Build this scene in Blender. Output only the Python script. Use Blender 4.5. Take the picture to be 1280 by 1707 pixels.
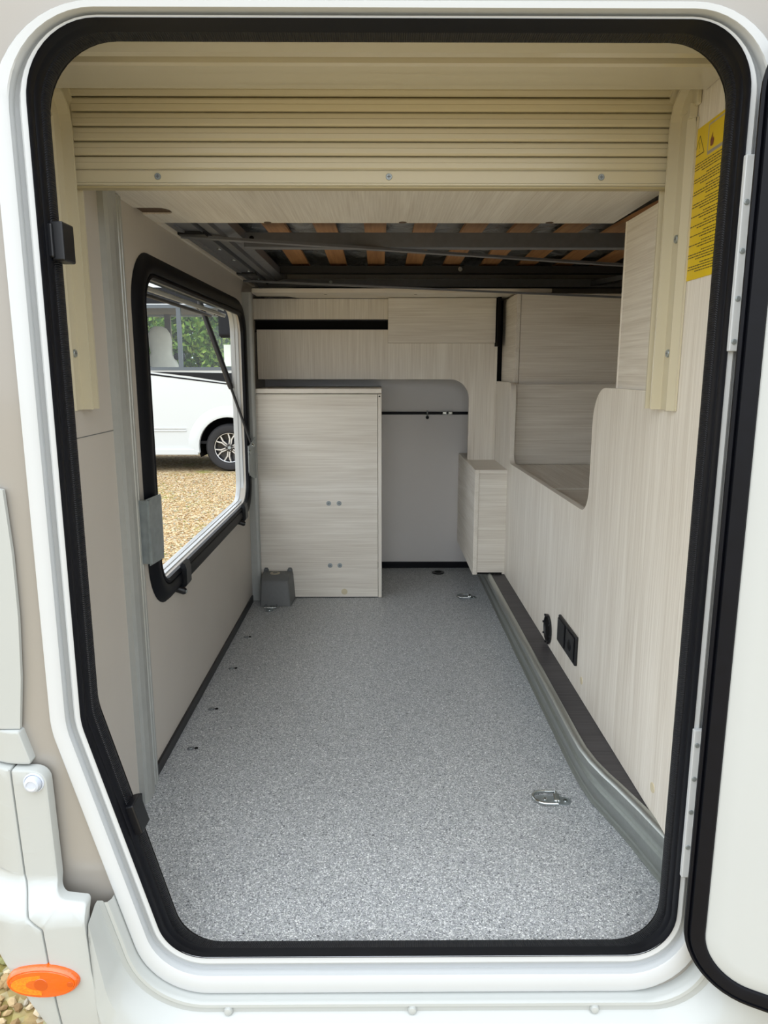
import bpy, bmesh, math, random
import numpy as np
from mathutils import Vector, Matrix
random.seed(7)
for o in list(bpy.data.objects): bpy.data.objects.remove(o)
S = bpy.context.scene
COL = S.collection
R = math.radians

# ---------------------------------------------------------------- camera, sky, sun, exposure
cd = bpy.data.cameras.new('camera'); cam = bpy.data.objects.new('camera', cd); COL.objects.link(cam)
cam.location = (0, 0, 0.84)
cam.rotation_euler = (R(90 - 11.103), 0, R(-0.375))
cd.lens = 36 * 1200 / 1707; cd.sensor_width = 36; cd.sensor_fit = 'AUTO'; cd.clip_start = 0.02; cd.clip_end = 300
S.camera = cam
W = bpy.data.worlds.new('world'); S.world = W; W.use_nodes = True
wn = W.node_tree; wn.nodes.clear()
wo = wn.nodes.new('ShaderNodeOutputWorld'); bg = wn.nodes.new('ShaderNodeBackground')
tc = wn.nodes.new('ShaderNodeTexCoord'); sp = wn.nodes.new('ShaderNodeSeparateXYZ')
rp = wn.nodes.new('ShaderNodeValToRGB')            # overcast: brighter overhead than at the horizon
rp.color_ramp.elements[0].position = 0.0; rp.color_ramp.elements[0].color = (0.82, 0.88, 0.95, 1)
rp.color_ramp.elements[1].position = 0.9; rp.color_ramp.elements[1].color = (1.32, 1.38, 1.45, 1)
wn.links.new(tc.outputs['Generated'], sp.inputs[0]); wn.links.new(sp.outputs['Z'], rp.inputs[0])
wn.links.new(rp.outputs[0], bg.inputs[0]); bg.inputs[1].default_value = 1.0
wn.links.new(bg.outputs[0], wo.inputs[0])
sl = bpy.data.lights.new('sun', 'SUN'); sun = bpy.data.objects.new('sun', sl); COL.objects.link(sun)
sl.energy = 0.3; sl.angle = R(60); sl.color = (1.0, 0.97, 0.91)
sun.rotation_euler = (R(38), 0, R(-24))            # veiled sun, high behind the photographer's left shoulder
S.view_settings.view_transform = 'Standard'; S.view_settings.look = 'None'
S.view_settings.gamma = 1; S.view_settings.use_curve_mapping = False
S.view_settings.exposure = 1.12

# ---------------------------------------------------------------- materials
def lin(c): return tuple(((v/255)/12.92 if v/255 <= .04045 else ((v/255+.055)/1.055)**2.4) for v in c) + (1,)
def mat(name, rgb, rough=.5, metal=0., spec=.5, coat=0.):
    m = bpy.data.materials.new(name); m.use_nodes = True
    b = m.node_tree.nodes['Principled BSDF']
    b.inputs['Base Color'].default_value = lin(rgb); b.inputs['Roughness'].default_value = rough
    b.inputs['Metallic'].default_value = metal; b.inputs['Specular IOR Level'].default_value = spec
    b.inputs['Coat Weight'].default_value = coat; b.inputs['Coat Roughness'].default_value = .08
    return m
def nodes(m): return m.node_tree.nodes, m.node_tree.links, m.node_tree.nodes['Principled BSDF']
def speck(m, scale=40, amt=.06, bump=0., bscale=None, stretch=(1, 1, 1)):
    """low contrast noise in colour, optional fine bump"""
    N, L, b = nodes(m); base = b.inputs['Base Color'].default_value[:]
    t = N.new('ShaderNodeTexCoord'); mp = N.new('ShaderNodeMapping'); mp.inputs['Scale'].default_value = stretch
    n = N.new('ShaderNodeTexNoise'); n.inputs['Scale'].default_value = scale; n.inputs['Detail'].default_value = 5
    L.new(t.outputs['Object'], mp.inputs[0]); L.new(mp.outputs[0], n.inputs[0])
    r = N.new('ShaderNodeValToRGB'); r.color_ramp.elements[0].position = .3; r.color_ramp.elements[1].position = .7
    r.color_ramp.elements[0].color = tuple(v*(1-amt) for v in base[:3]) + (1,)
    r.color_ramp.elements[1].color = tuple(min(1, v*(1+amt)) for v in base[:3]) + (1,)
    L.new(n.outputs['Fac'], r.inputs[0]); L.new(r.outputs[0], b.inputs['Base Color'])
    if bump:
        n2 = N.new('ShaderNodeTexNoise'); n2.inputs['Scale'].default_value = bscale or scale*5
        L.new(mp.outputs[0], n2.inputs[0]); bp = N.new('ShaderNodeBump'); bp.inputs['Strength'].default_value = bump
        bp.inputs['Distance'].default_value = .002
        L.new(n2.outputs['Fac'], bp.inputs['Height']); L.new(bp.outputs[0], b.inputs['Normal'])
    return m
def wood(name, grain, light=(240, 235, 224), dark=(212, 204, 190), rough=.48, fine=330):
    """laminate with fine grain lines running along the axis `grain`"""
    m = mat(name, light, rough); N, L, b = nodes(m)
    t = N.new('ShaderNodeTexCoord')
    def st(a, c, sc, det, dist):
        mp = N.new('ShaderNodeMapping'); v = [a, a, a]; v['XYZ'.index(grain)] = c; mp.inputs['Scale'].default_value = v
        n = N.new('ShaderNodeTexNoise'); n.inputs['Scale'].default_value = sc; n.inputs['Detail'].default_value = det
        n.inputs['Distortion'].default_value = dist
        L.new(t.outputs['Object'], mp.inputs[0]); L.new(mp.outputs[0], n.inputs[0]); return n
    a = st(fine, 5, 1, 3, .25); c = st(34, 2.2, 1, 5, .9); d = st(7, 1.2, 1, 2, .4)
    mx = N.new('ShaderNodeMath'); mx.operation = 'MULTIPLY_ADD'; mx.inputs[1].default_value = .5; 
    L.new(a.outputs['Fac'], mx.inputs[0])
    m2 = N.new('ShaderNodeMath'); m2.operation = 'MULTIPLY_ADD'; m2.inputs[1].default_value = .38
    L.new(c.outputs['Fac'], m2.inputs[0]); m3 = N.new('ShaderNodeMath'); m3.operation = 'MULTIPLY'; m3.inputs[1].default_value = .2
    L.new(d.outputs['Fac'], m3.inputs[0]); L.new(m3.outputs[0], m2.inputs[2]); L.new(m2.outputs[0], mx.inputs[2])
    r = N.new('ShaderNodeValToRGB'); r.color_ramp.elements[0].position = .38; r.color_ramp.elements[1].position = .66
    r.color_ramp.elements[0].color = lin(dark); r.color_ramp.elements[1].color = lin(light)
    L.new(mx.outputs[0], r.inputs[0]); L.new(r.outputs[0], b.inputs['Base Color'])
    bp = N.new('ShaderNodeBump'); bp.inputs['Strength'].default_value = .12; bp.inputs['Distance'].default_value = .0006
    L.new(a.outputs['Fac'], bp.inputs['Height']); L.new(bp.outputs[0], b.inputs['Normal'])
    return m

M = {}
M['wood_z'] = wood('ash_laminate_vertical', 'Z')
M['wood_y'] = wood('ash_laminate_deep', 'Y')
M['wood_x'] = wood('ash_laminate_horizontal', 'X')
M['edge'] = speck(mat('ash_edge_band', (236, 230, 218), .4), 30, .03)
M['dark_wood'] = wood('dark_oak_laminate', 'X', (72, 70, 73), (42, 41, 44), .5, 160)
M['taupe_wall'] = speck(mat('taupe_wall_laminate', (193, 187, 178), .5), 3, .03, .05, 300)
M['grey_wall'] = speck(mat('pale_grey_panel', (228, 225, 222), .45), 3, .02)
M['body_taupe'] = speck(mat('taupe_body_paint', (149, 145, 138), .28, coat=.5), 2, .015)
M['white_abs'] = speck(mat('white_abs', (174, 178, 176), .3, coat=.35), 4, .01)
M['white_frame'] = speck(mat('white_frame_paint', (193, 197, 199), .28, coat=.3), 6, .01)
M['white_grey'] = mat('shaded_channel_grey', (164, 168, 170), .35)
M['door_panel'] = speck(mat('white_door_lining', (184, 188, 187), .35), 6, .012, .03, 200)
M['rubber'] = speck(mat('black_rubber', (8, 10, 17), .5, spec=.2), 60, .15)
M['plastic_black'] = speck(mat('black_plastic', (12, 14, 19), .4), 80, .15)
M['black_matt'] = mat('black_matt', (12, 12, 13), .8, spec=.2)
M['plastic_grey'] = speck(mat('grey_plastic', (104, 106, 106), .5), 90, .06, .05, 600)
M['cream'] = speck(mat('cream_pvc', (204, 196, 170), .3), 2, .02)
M['cream_gloss'] = speck(mat('cream_pvc_glossy', (200, 194, 174), .12, coat=.6), 2, .015)
M['alu'] = speck(mat('anodised_aluminium', (176, 180, 176), .36, .85), 200, .05, .02, 300, (1, 1, .05))
M['alu_post'] = speck(mat('silver_grey_profile', (172, 174, 170), .38, .25), 60, .03)
M['chrome'] = mat('zinc_plated_steel', (200, 205, 205), .18, 1.)
M['galv'] = speck(mat('galvanised_steel', (158, 166, 168), .42, .7), 60, .12)
M['steel_dark'] = speck(mat('grey_painted_steel', (110, 113, 120), .38, .2), 50, .08)
M['steel_black'] = speck(mat('black_steel', (38, 39, 42), .45, .2), 50, .1)
M['slat_wood'] = wood('bent_birch_slat', 'Y', (190, 142, 96), (156, 110, 70), .5, 120)
M['raw_board'] = speck(mat('raw_chipboard', (96, 76, 58), .8), 200, .3, .3, 500)
M['cap'] = speck(mat('beige_cover_cap', (214, 203, 172), .4), 40, .03)
M['orange'] = None
M['yellow'] = speck(mat('yellow_sticker', (226, 194, 20), .35), 6, .015)
M['print_dark'] = mat('dark_print', (86, 76, 40), .5)
M['print_grey'] = mat('grey_print', (176, 168, 150), .5)
M['print_red'] = mat('brown_red_print', (120, 60, 40), .5)
M['tyre'] = speck(mat('tyre_rubber', (34, 34, 36), .75), 60, .15)
M['rim_black'] = mat('rim_black', (22, 22, 24), .3, coat=.5)
M['rim_silver'] = mat('rim_machined', (214, 216, 218), .25, .8)
M['van_white'] = speck(mat('motorhome_white', (200, 205, 206), .25, coat=.5), 1, .01)
M['van_black'] = mat('motorhome_black_trim', (16, 18, 22), .5, spec=.25)
M['van_frame'] = mat('window_surround_grey', (84, 92, 98), .4)
M['van_inside'] = speck(mat('cab_lining', (128, 118, 106), .8), 8, .1)
M['seat'] = speck(mat('pale_leather', (216, 210, 200), .6), 12, .04, .05, 120)
M['bark'] = speck(mat('bark', (92, 78, 62), .9), 20, .3, .4, 60)
# black rubber with fine ribs along the seal
def ribbed():
    m = mat('ribbed_rubber', (11, 13, 20), .5, spec=.4); N, L, b = nodes(m)
    uv = N.new('ShaderNodeUVMap'); w = N.new('ShaderNodeTexWave'); w.inputs['Scale'].default_value = 1.0
    w.bands_direction = 'X'
    mp = N.new('ShaderNodeMapping'); mp.inputs['Scale'].default_value = (120, 0, 0)
    L.new(uv.outputs[0], mp.inputs[0]); L.new(mp.outputs[0], w.inputs[0])
    bp = N.new('ShaderNodeBump'); bp.inputs['Strength'].default_value = .8; bp.inputs['Distance'].default_value = .0012
    L.new(w.outputs['Fac'], bp.inputs['Height']); L.new(bp.outputs[0], b.inputs['Normal']); return m
M['ribbed'] = ribbed()
# speckled vinyl
def vinyl():
    m = mat('speckled_vinyl', (150, 152, 153), .42, spec=.45); N, L, b = nodes(m)
    t = N.new('ShaderNodeTexCoord')
    def vor(scale, els):
        v = N.new('ShaderNodeTexVoronoi'); v.inputs['Scale'].default_value = scale; v.inputs['Randomness'].default_value = 1
        L.new(t.outputs['Object'], v.inputs['Vector'])
        s = N.new('ShaderNodeSeparateColor'); L.new(v.outputs['Color'], s.inputs[0])
        r = N.new('ShaderNodeValToRGB'); r.color_ramp.interpolation = 'CONSTANT'
        e = r.color_ramp.elements
        while len(e) < len(els): e.new(.5)
        for k, (p, c) in enumerate(els): e[k].position = p; e[k].color = lin(c)
        L.new(s.outputs[0], r.inputs[0]); return r, v
    r1, v1 = vor(640, [(0, (70, 74, 80)), (.12, (142, 147, 150)), (.42, (164, 168, 170)), (.66, (182, 185, 191)), (.86, (240, 244, 244))])
    r2, v2 = vor(430, [(0, (40, 42, 46)), (.09, (158, 161, 166)), (.5, (172, 176, 175)), (.9, (250, 252, 250))])
    mx = N.new('ShaderNodeMix'); mx.data_type = 'RGBA'; mx.inputs[0].default_value = .42
    L.new(r1.outputs[0], mx.inputs[6]); L.new(r2.outputs[0], mx.inputs[7]); L.new(mx.outputs[2], b.inputs['Base Color'])
    bp = N.new('ShaderNodeBump'); bp.inputs['Strength'].default_value = .15; bp.inputs['Distance'].default_value = .0008
    L.new(v1.outputs['Distance'], bp.inputs['Height']); L.new(bp.outputs[0], b.inputs['Normal']); return m
M['vinyl'] = vinyl()
def orange():
    m = mat('amber_lens', (214, 92, 0), .12, coat=.8); N, L, b = nodes(m)
    b.inputs['Subsurface Weight'].default_value = .25; b.inputs['Subsurface Radius'].default_value = (.02, .008, .002)
    t = N.new('ShaderNodeTexCoord'); v = N.new('ShaderNodeTexVoronoi'); v.inputs['Scale'].default_value = 350
    L.new(t.outputs['Object'], v.inputs[0]); bp = N.new('ShaderNodeBump'); bp.inputs['Strength'].default_value = .25
    bp.inputs['Distance'].default_value = .001; L.new(v.outputs['Distance'], bp.inputs['Height']); L.new(bp.outputs[0], b.inputs['Normal'])
    return m
M['orange'] = orange()
M['orange_dark'] = mat('amber_lens_deep', (192, 76, 0), .2, coat=.6)
M['orange_light'] = speck(mat('amber_reflector', (236, 126, 4), .3, coat=.6), 400, .25, .6, 500)
def glass(name, tint, fac):
    m = bpy.data.materials.new(name); m.use_nodes = True; N = m.node_tree.nodes; L = m.node_tree.links; N.clear()
    o = N.new('ShaderNodeOutputMaterial'); mx = N.new('ShaderNodeMixShader'); a = N.new('ShaderNodeBsdfTransparent')
    g = N.new('ShaderNodeBsdfGlossy'); a.inputs[0].default_value = tint; g.inputs['Roughness'].default_value = .02
    mx.inputs[0].default_value = fac; L.new(a.outputs[0], mx.inputs[1]); L.new(g.outputs[0], mx.inputs[2]); L.new(mx.outputs[0], o.inputs[0])
    return m
M['glass'] = glass('window_glass', (.86, .90, .88, 1), .045)
def ground_mat():
    m = mat('gravel_ground', (200, 180, 140), .95, spec=.2); N, L, b = nodes(m)
    t = N.new('ShaderNodeTexCoord'); v = N.new('ShaderNodeTexVoronoi'); v.inputs['Scale'].default_value = 42
    L.new(t.outputs['Object'], v.inputs[0]); s = N.new('ShaderNodeSeparateColor'); L.new(v.outputs['Color'], s.inputs[0])
    r = N.new('ShaderNodeValToRGB'); e = r.color_ramp.elements
    for k in range(3): e.new(.5)
    for k, (p, c) in enumerate([(0, (106, 86, 60)), (.3, (148, 124, 90)), (.55, (174, 151, 113)), (.8, (192, 175, 141)), (1, (166, 156, 136))]):
        e[k].position = p; e[k].color = lin(c)
    L.new(s.outputs[0], r.inputs[0])
    n = N.new('ShaderNodeTexNoise'); n.inputs['Scale'].default_value = 1.3; n.inputs['Detail'].default_value = 8; n.inputs['Roughness'].default_value = .7
    L.new(t.outputs['Object'], n.inputs[0]); r2 = N.new('ShaderNodeValToRGB'); r2.color_ramp.elements[0].position = .52; r2.color_ramp.elements[1].position = .66
    r2.color_ramp.elements[1].color = (.75, .75, .75, 1)
    L.new(n.outputs['Fac'], r2.inputs[0]); mx = N.new('ShaderNodeMix'); mx.data_type = 'RGBA'
    L.new(r2.outputs[0], mx.inputs[0]); L.new(r.outputs[0], mx.inputs[6]); mx.inputs[7].default_value = lin((126, 130, 52))
    L.new(mx.outputs[2], b.inputs['Base Color'])
    bp = N.new('ShaderNodeBump'); bp.inputs['Strength'].default_value = .8; bp.inputs['Distance'].default_value = .012
    L.new(v.outputs['Distance'], bp.inputs['Height']); bp.invert = True; L.new(bp.outputs[0], b.inputs['Normal']); return m
M['ground'] = ground_mat()
def island(name, els, rough=.8):
    m = mat(name, (200, 180, 140), rough, spec=.25); N, L, b = nodes(m)
    g = N.new('ShaderNodeNewGeometry'); r = N.new('ShaderNodeValToRGB'); e = r.color_ramp.elements
    while len(e) < len(els): e.new(.5)
    for k, (p, c) in enumerate(els): e[k].position = p; e[k].color = lin(c)
    L.new(g.outputs['Random Per Island'], r.inputs[0]); L.new(r.outputs[0], b.inputs['Base Color']); return m
M['stone'] = island('gravel_stone', [(0, (124, 98, 66)), (.25, (160, 134, 94)), (.5, (180, 156, 116)), (.75, (196, 180, 150)), (.9, (160, 154, 140)), (1, (118, 120, 52))])
M['leaf'] = island('leaf_green', [(0, (52, 84, 28)), (.4, (84, 120, 42)), (.8, (124, 152, 60)), (1, (160, 178, 84))], .6)
def plastic_film():
    m = mat('mattress_film', (138, 142, 146), .25, spec=.6); N, L, b = nodes(m)
    t = N.new('ShaderNodeTexCoord'); n = N.new('ShaderNodeTexNoise'); n.inputs['Scale'].default_value = 9; n.inputs['Detail'].default_value = 6
    n.inputs['Distortion'].default_value = 2
    L.new(t.outputs['Object'], n.inputs[0]); bp = N.new('ShaderNodeBump'); bp.inputs['Strength'].default_value = 1; bp.inputs['Distance'].default_value = .03
    L.new(n.outputs['Fac'], bp.inputs['Height']); L.new(bp.outputs[0], b.inputs['Normal']); return m
M['film'] = plastic_film()

# ---------------------------------------------------------------- helpers
def wloc(o):
    v = Vector((0, 0, 0))
    while o is not None: v += o.location; o = o.parent
    return v
def tag(o, label=None, cat=None, group=None, kind=None):
    if label: o['label'] = label
    if cat: o['category'] = cat
    if group: o['group'] = group
    if kind: o['kind'] = kind
    return o
def thing(name, label, cat, loc=(0, 0, 0), group=None):
    o = bpy.data.objects.new(name, None); COL.objects.link(o); o.location = loc; o.empty_display_size = .05
    return tag(o, label, cat, group)
def obj(name, bm, m, parent=None, smooth=False, loc=None, raw=False):
    """links bm (world coordinates) as one mesh object; raw keeps vertices in the parent's space"""
    me = bpy.data.meshes.new(name)
    base = wloc(parent)
    if not raw:
        if loc is not None: base = Vector(loc)
        bmesh.ops.translate(bm, verts=bm.verts, vec=-base)
    bmesh.ops.recalc_face_normals(bm, faces=bm.faces)
    bm.to_mesh(me); bm.free()
    ms = m if isinstance(m, (list, tuple)) else [m]
    for x in ms: me.materials.append(x)
    if smooth:
        me.shade_smooth()
        try: me.set_sharp_from_angle(angle=R(38))
        except Exception: pass
    o = bpy.data.objects.new(name, me); COL.objects.link(o)
    if parent: o.parent = parent
    if loc is not None: o.location = Vector(loc) - wloc(parent)
    return o
def struct(name, bm, m, **k):
    o = obj(name, bm, m, **k)
    o['kind'] = 'structure'; return o
def nb(): return bmesh.new()
def box(bm, x0, x1, y0, y1, z0, z1, bev=0., seg=2, rot=None, piv=None):
    r = bmesh.ops.create_cube(bm, size=1); vs = r['verts']
    for v in vs: v.co = Vector(((x0+x1)/2+v.co.x*(x1-x0), (y0+y1)/2+v.co.y*(y1-y0), (z0+z1)/2+v.co.z*(z1-z0)))
    if rot is not None:
        p = Vector(piv) if piv is not None else Vector(((x0+x1)/2, (y0+y1)/2, (z0+z1)/2))
        for v in vs: v.co = rot @ (v.co-p) + p
    if bev:
        es = list({e for v in vs for e in v.link_edges})
        bmesh.ops.bevel(bm, geom=es, offset=bev, segments=seg, affect='EDGES', profile=.5)
    return bm
def frame_of(d):
    d = d.normalized(); a = Vector((0, 0, 1)) if abs(d.z) < .9 else Vector((1, 0, 0))
    u = d.cross(a).normalized(); return u, d.cross(u).normalized()
def tube(bm, pts, r, seg=10, caps=True, closed=False):
    pts = [Vector(p) for p in pts]; n = len(pts); rr = r if isinstance(r, (list, tuple)) else [r]*n
    rings = []; u = None
    for i, p in enumerate(pts):
        if closed: d = pts[(i+1) % n]-pts[i-1]
        else: d = pts[min(i+1, n-1)]-pts[max(i-1, 0)]
        d.normalize()
        if u is None: u, w = frame_of(d)
        else:
            u = (u - d*u.dot(d)).normalized(); w = d.cross(u)
        w = d.cross(u).normalized()
        rings.append([bm.verts.new(p+(u*math.cos(2*math.pi*k/seg)+w*math.sin(2*math.pi*k/seg))*rr[i]) for k in range(seg)])
    m = n if closed else n-1
    for i in range(m):
        a, b = rings[i], rings[(i+1) % n]
        for k in range(seg): bm.faces.new((a[k], a[(k+1) % seg], b[(k+1) % seg], b[k]))
    if caps and not closed: bm.faces.new(rings[0][::-1]); bm.faces.new(rings[-1])
    return bm
def cyl(bm, p0, p1, r, seg=24, r2=None):
    return tube(bm, [p0, p1], [r, r if r2 is None else r2], seg)
def disc(bm, c, axis, r, h, seg=24, bev=.3):
    """short rounded button from c along axis"""
    c = Vector(c); a = Vector(axis).normalized()
    return tube(bm, [c, c+a*h*(1-bev), c+a*h*.98, c+a*h], [r, r, r*.92, r*.8], seg)
def rpoly(pts, rad, n=8):
    """rounded polygon; same point count for every call with the same corner count"""
    out = []; N = len(pts)
    for i in range(N):
        p = Vector(pts[i]); a = Vector(pts[i-1])-p; b = Vector(pts[(i+1) % N])-p
        r = rad[i] if isinstance(rad, (list, tuple)) else rad
        if r <= 0: out += [p.copy() for _ in range(1)]; continue
        ang = a.angle(b); t = min(r/math.tan(ang/2), a.length*.49, b.length*.49); r = t*math.tan(ang/2)
        a.normalize(); b.normalize(); c = p+(a+b).normalized()*(r/math.sin(ang/2))
        s = p+a*t-c; e = p+b*t-c
        a0 = math.atan2(s.y, s.x); a1 = math.atan2(e.y, e.x); da = (a1-a0+math.pi) % (2*math.pi)-math.pi
        for k in range(n+1):
            q = a0+da*k/n; out.append(c+Vector((math.cos(q), math.sin(q)))*r)
    return out
def offpoly(pts, offs):
    """move edge i (pts[i]->pts[i+1]) outward by offs[i]; points run clockwise or not, outward found from the centroid"""
    N = len(pts); P = [Vector(p) for p in pts]; c = sum(P, Vector((0, 0)))/N; L = []
    for i in range(N):
        a, b = P[i], P[(i+1) % N]; d = (b-a).normalized(); nrm = Vector((-d.y, d.x))
        if (a+b).lerp(Vector((0, 0)), .5).dot(nrm)-c.dot(nrm) < 0: nrm = -nrm
        L.append((a+nrm*offs[i], d))
    out = []
    for i in range(N):
        (p, d), (q, e) = L[i-1], L[i]; w = q-p; den = d.x*e.y-d.y*e.x
        t = (w.x*e.y-w.y*e.x)/den; out.append(p+d*t)
    return out
def loft(bm, rings, closed=True, prof_closed=False, uv=False, mats=None):
    V = [[bm.verts.new(p) for p in r] for r in rings]; n = len(V[0]); fs = []
    m = len(V) if prof_closed else len(V)-1
    arc = [0]
    R0 = rings[0]
    for i in range(1, n+1): arc.append(arc[-1]+(Vector(R0[i % n])-Vector(R0[i-1])).length)
    ul = bm.loops.layers.uv.verify() if uv else None
    for j in range(m):
        a, b = V[j], V[(j+1) % len(V)]
        for i in range(n if closed else n-1):
            k = (i+1) % n
            try: f = bm.faces.new((a[i], a[k], b[k], b[i]))
            except ValueError: continue
            if mats: f.material_index = mats[j]
            if uv:
                us = [arc[i], arc[i+1], arc[i+1], arc[i]]; vs = [j, j, j+1, j+1]
                for l, uu, vv in zip(f.loops, us, vs): l[ul].uv = (uu, vv)
            fs.append(f)
    return V
def fill(bm, loops, normal, thick=None):
    """planar face with holes from closed 3d loops, then optional thickness vector"""
    es = []
    for lp in loops:
        vs = [bm.verts.new(p) for p in lp]
        es += [bm.edges.new((vs[i], vs[(i+1) % len(vs)])) for i in range(len(vs))]
    r = bmesh.ops.triangle_fill(bm, use_beauty=True, use_dissolve=False, edges=es, normal=Vector(normal))
    fs = [g for g in r['geom'] if isinstance(g, bmesh.types.BMFace)]
    if thick is not None:
        e = bmesh.ops.extrude_face_region(bm, geom=fs)
        bmesh.ops.translate(bm, verts=[g for g in e['geom'] if isinstance(g, bmesh.types.BMVert)], vec=Vector(thick))
    return bm
def XZ(p, y): return [Vector((q[0], y, q[1])) for q in p]
def YZ(p, x): return [Vector((x, q[0], q[1])) for q in p]
def XY(p, z): return [Vector((q[0], q[1], z)) for q in p]
def extr(bm, prof, axis, a, b):
    """closed 2d profile extruded along X, Y or Z"""
    f = {'X': lambda p, t: Vector((t, p[0], p[1])), 'Y': lambda p, t: Vector((p[0], t, p[1])), 'Z': lambda p, t: Vector((p[0], p[1], t))}[axis]
    r0 = [bm.verts.new(f(p, a)) for p in prof]; r1 = [bm.verts.new(f(p, b)) for p in prof]; n = len(prof)
    for i in range(n): bm.faces.new((r0[i], r0[(i+1) % n], r1[(i+1) % n], r1[i]))
    bm.faces.new(r0[::-1]); bm.faces.new(r1); return bm
def screw_bm(c, axis, r, h=.0015):
    """pan head with a cross recess: a disc and two dark slots are separate faces (material 1)"""
    bm = nb(); disc(bm, c, axis, r, h, 16, .4)
    for f in bm.faces: f.material_index = 0
    a = Vector(axis).normalized(); u, w = frame_of(a); c2 = Vector(c)+a*(h+.0001)
    for d, e in ((u, w), (w, u)):
        q = [c2+d*r*.55+e*r*.13, c2-d*r*.55+e*r*.13, c2-d*r*.55-e*r*.13, c2+d*r*.55-e*r*.13]
        f = bm.faces.new([bm.verts.new(p) for p in q]); f.material_index = 1
    return bm
def screw(parent, c, axis, r=.0045, name='screw', h=.0015):
    bm = screw_bm(c, axis, r, h); idx = [f.material_index for f in bm.faces]
    return obj(name, bm, [M['galv'], M['steel_dark']], parent)

# ================================================================ SETTING
# ground
bm = nb(); bmesh.ops.create_grid(bm, x_segments=2, y_segments=2, size=45); bmesh.ops.translate(bm, verts=bm.verts, vec=(0, 8, -.6))
struct('ground', bm, M['ground'])
# loose stones on it, where they can be told apart
def stones():
    rng = np.random.default_rng(3)
    def pts(n, x0, x1, y0, y1, s0, s1):
        return np.c_[rng.uniform(x0, x1, n), rng.uniform(y0, y1, n), np.full(n, -.6), rng.uniform(s0, s1, n)]
    P = np.vstack([pts(26000, -4.6, -1.2, 4.6, 10.2, .007, .015), pts(8000, -1.9, -.4, .5, 2.6, .006, .016), pts(5000, -2.2, -1.2, 2.6, 4.6, .007, .014)])
    n = len(P); g = (1+5**.5)/2
    o = np.array([(-1, g, 0), (1, g, 0), (-1, -g, 0), (1, -g, 0), (0, -1, g), (0, 1, g), (0, -1, -g), (0, 1, -g), (g, 0, -1), (g, 0, 1), (-g, 0, -1), (-g, 0, 1)])/1.9
    T = np.array([(0, 11, 5), (0, 5, 1), (0, 1, 7), (0, 7, 10), (0, 10, 11), (1, 5, 9), (5, 11, 4), (11, 10, 2), (10, 7, 6), (7, 1, 8), (3, 9, 4), (3, 4, 2), (3, 2, 6), (3, 6, 8), (3, 8, 9), (4, 9, 5), (2, 4, 11), (6, 2, 10), (8, 6, 7), (9, 8, 1)])
    V = np.repeat(o[None], n, 0)*(1+rng.uniform(-.18, .18, (n, 12, 3)))
    a = rng.uniform(0, 6.28, n); c, s = np.cos(a), np.sin(a); t = rng.uniform(.55, .9, (n, 1))
    x = V[:, :, 0]*c[:, None]-V[:, :, 1]*s[:, None]*t; y = V[:, :, 0]*s[:, None]+V[:, :, 1]*c[:, None]*t
    V = np.stack([x, y, V[:, :, 2]*.6+.3], 2)*P[:, 3][:, None, None]+P[:, None, :3]
    F = (T[None]+(np.arange(n)*12)[:, None, None]).reshape(-1, 3)
    me = bpy.data.meshes.new('gravel'); me.from_pydata(V.reshape(-1, 3).tolist(), [], F.tolist()); me.materials.append(M['stone'])
    ob = bpy.data.objects.new('gravel', me); COL.objects.link(ob)
    tag(ob, 'loose tan gravel stones scattered over the ground outside', 'gravel', kind='stuff')
stones()

# floor slab with speckled vinyl
bm = nb(); box(bm, -.475, 1.0, .87, 3.12, -.022, 0)
struct('floor', bm, M['vinyl'])

# left wall with the hatch hole (plane X = -.472)
HY0, HY1, HZ0, HZ1 = 1.475, 2.520, .392, 1.022
hole = rpoly([(HY0, HZ0), (HY1, HZ0), (HY1, HZ1+.018), (HY0, HZ1+.018)], .075)
bm = nb(); fill(bm, [YZ([(.925, -.03), (3.06, -.03), (3.06, 1.40), (.925, 1.40)], -.472), YZ(hole, -.472)], (1, 0, 0), (-.028, 0, 0))
wl = struct('wall_left', bm, M['taupe_wall'])
# joint between wall panels near the door
bm = nb(); box(bm, -.4722, -.4714, .93, 1.285, .7355, .7368); obj('panel_joint', bm, M['plastic_grey'], wl)
# baseboard along the left wall
bm = nb(); box(bm, -.472, -.4665, 1.385, 2.555, 0, .026, .001); struct('baseboard_left', bm, M['plastic_black'])
bm = nb(); box(bm, -.472, -.4665, .93, 1.285, 0, .026, .001); struct('baseboard_left', bm, M['plastic_black'])
# vertical aluminium posts on the left wall
def post(y0, y1, d, z1):
    bm = nb(); w = y1-y0
    pr = [(-.472, y0), (-.472+d*.75, y0), (-.472+d, y0+w*.10), (-.472+d*1.15, y0+w*.30), (-.472+d, y0+w*.55), (-.472+d*.7, y0+w*.64), (-.472+d*.35, y0+w*.66),
          (-.472+d*.35, y0+w*.72), (-.472+d*.7, y0+w*.75), (-.472+d*.75, y0+w*.82), (-.472+d*.4, y0+w*.84), (-.472+d*.4, y0+w*.9), (-.472+d*.65, y0+w*.92), (-.472+d*.6, y1), (-.472, y1)]
    extr(bm, pr, 'Z', .0, z1); return bm
struct('trim_1', post(1.285, 1.378, .014, 1.146), M['alu_post'])
struct('trim_2', post(2.573, 2.599, .030, 1.105), M['alu_post'])

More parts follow.
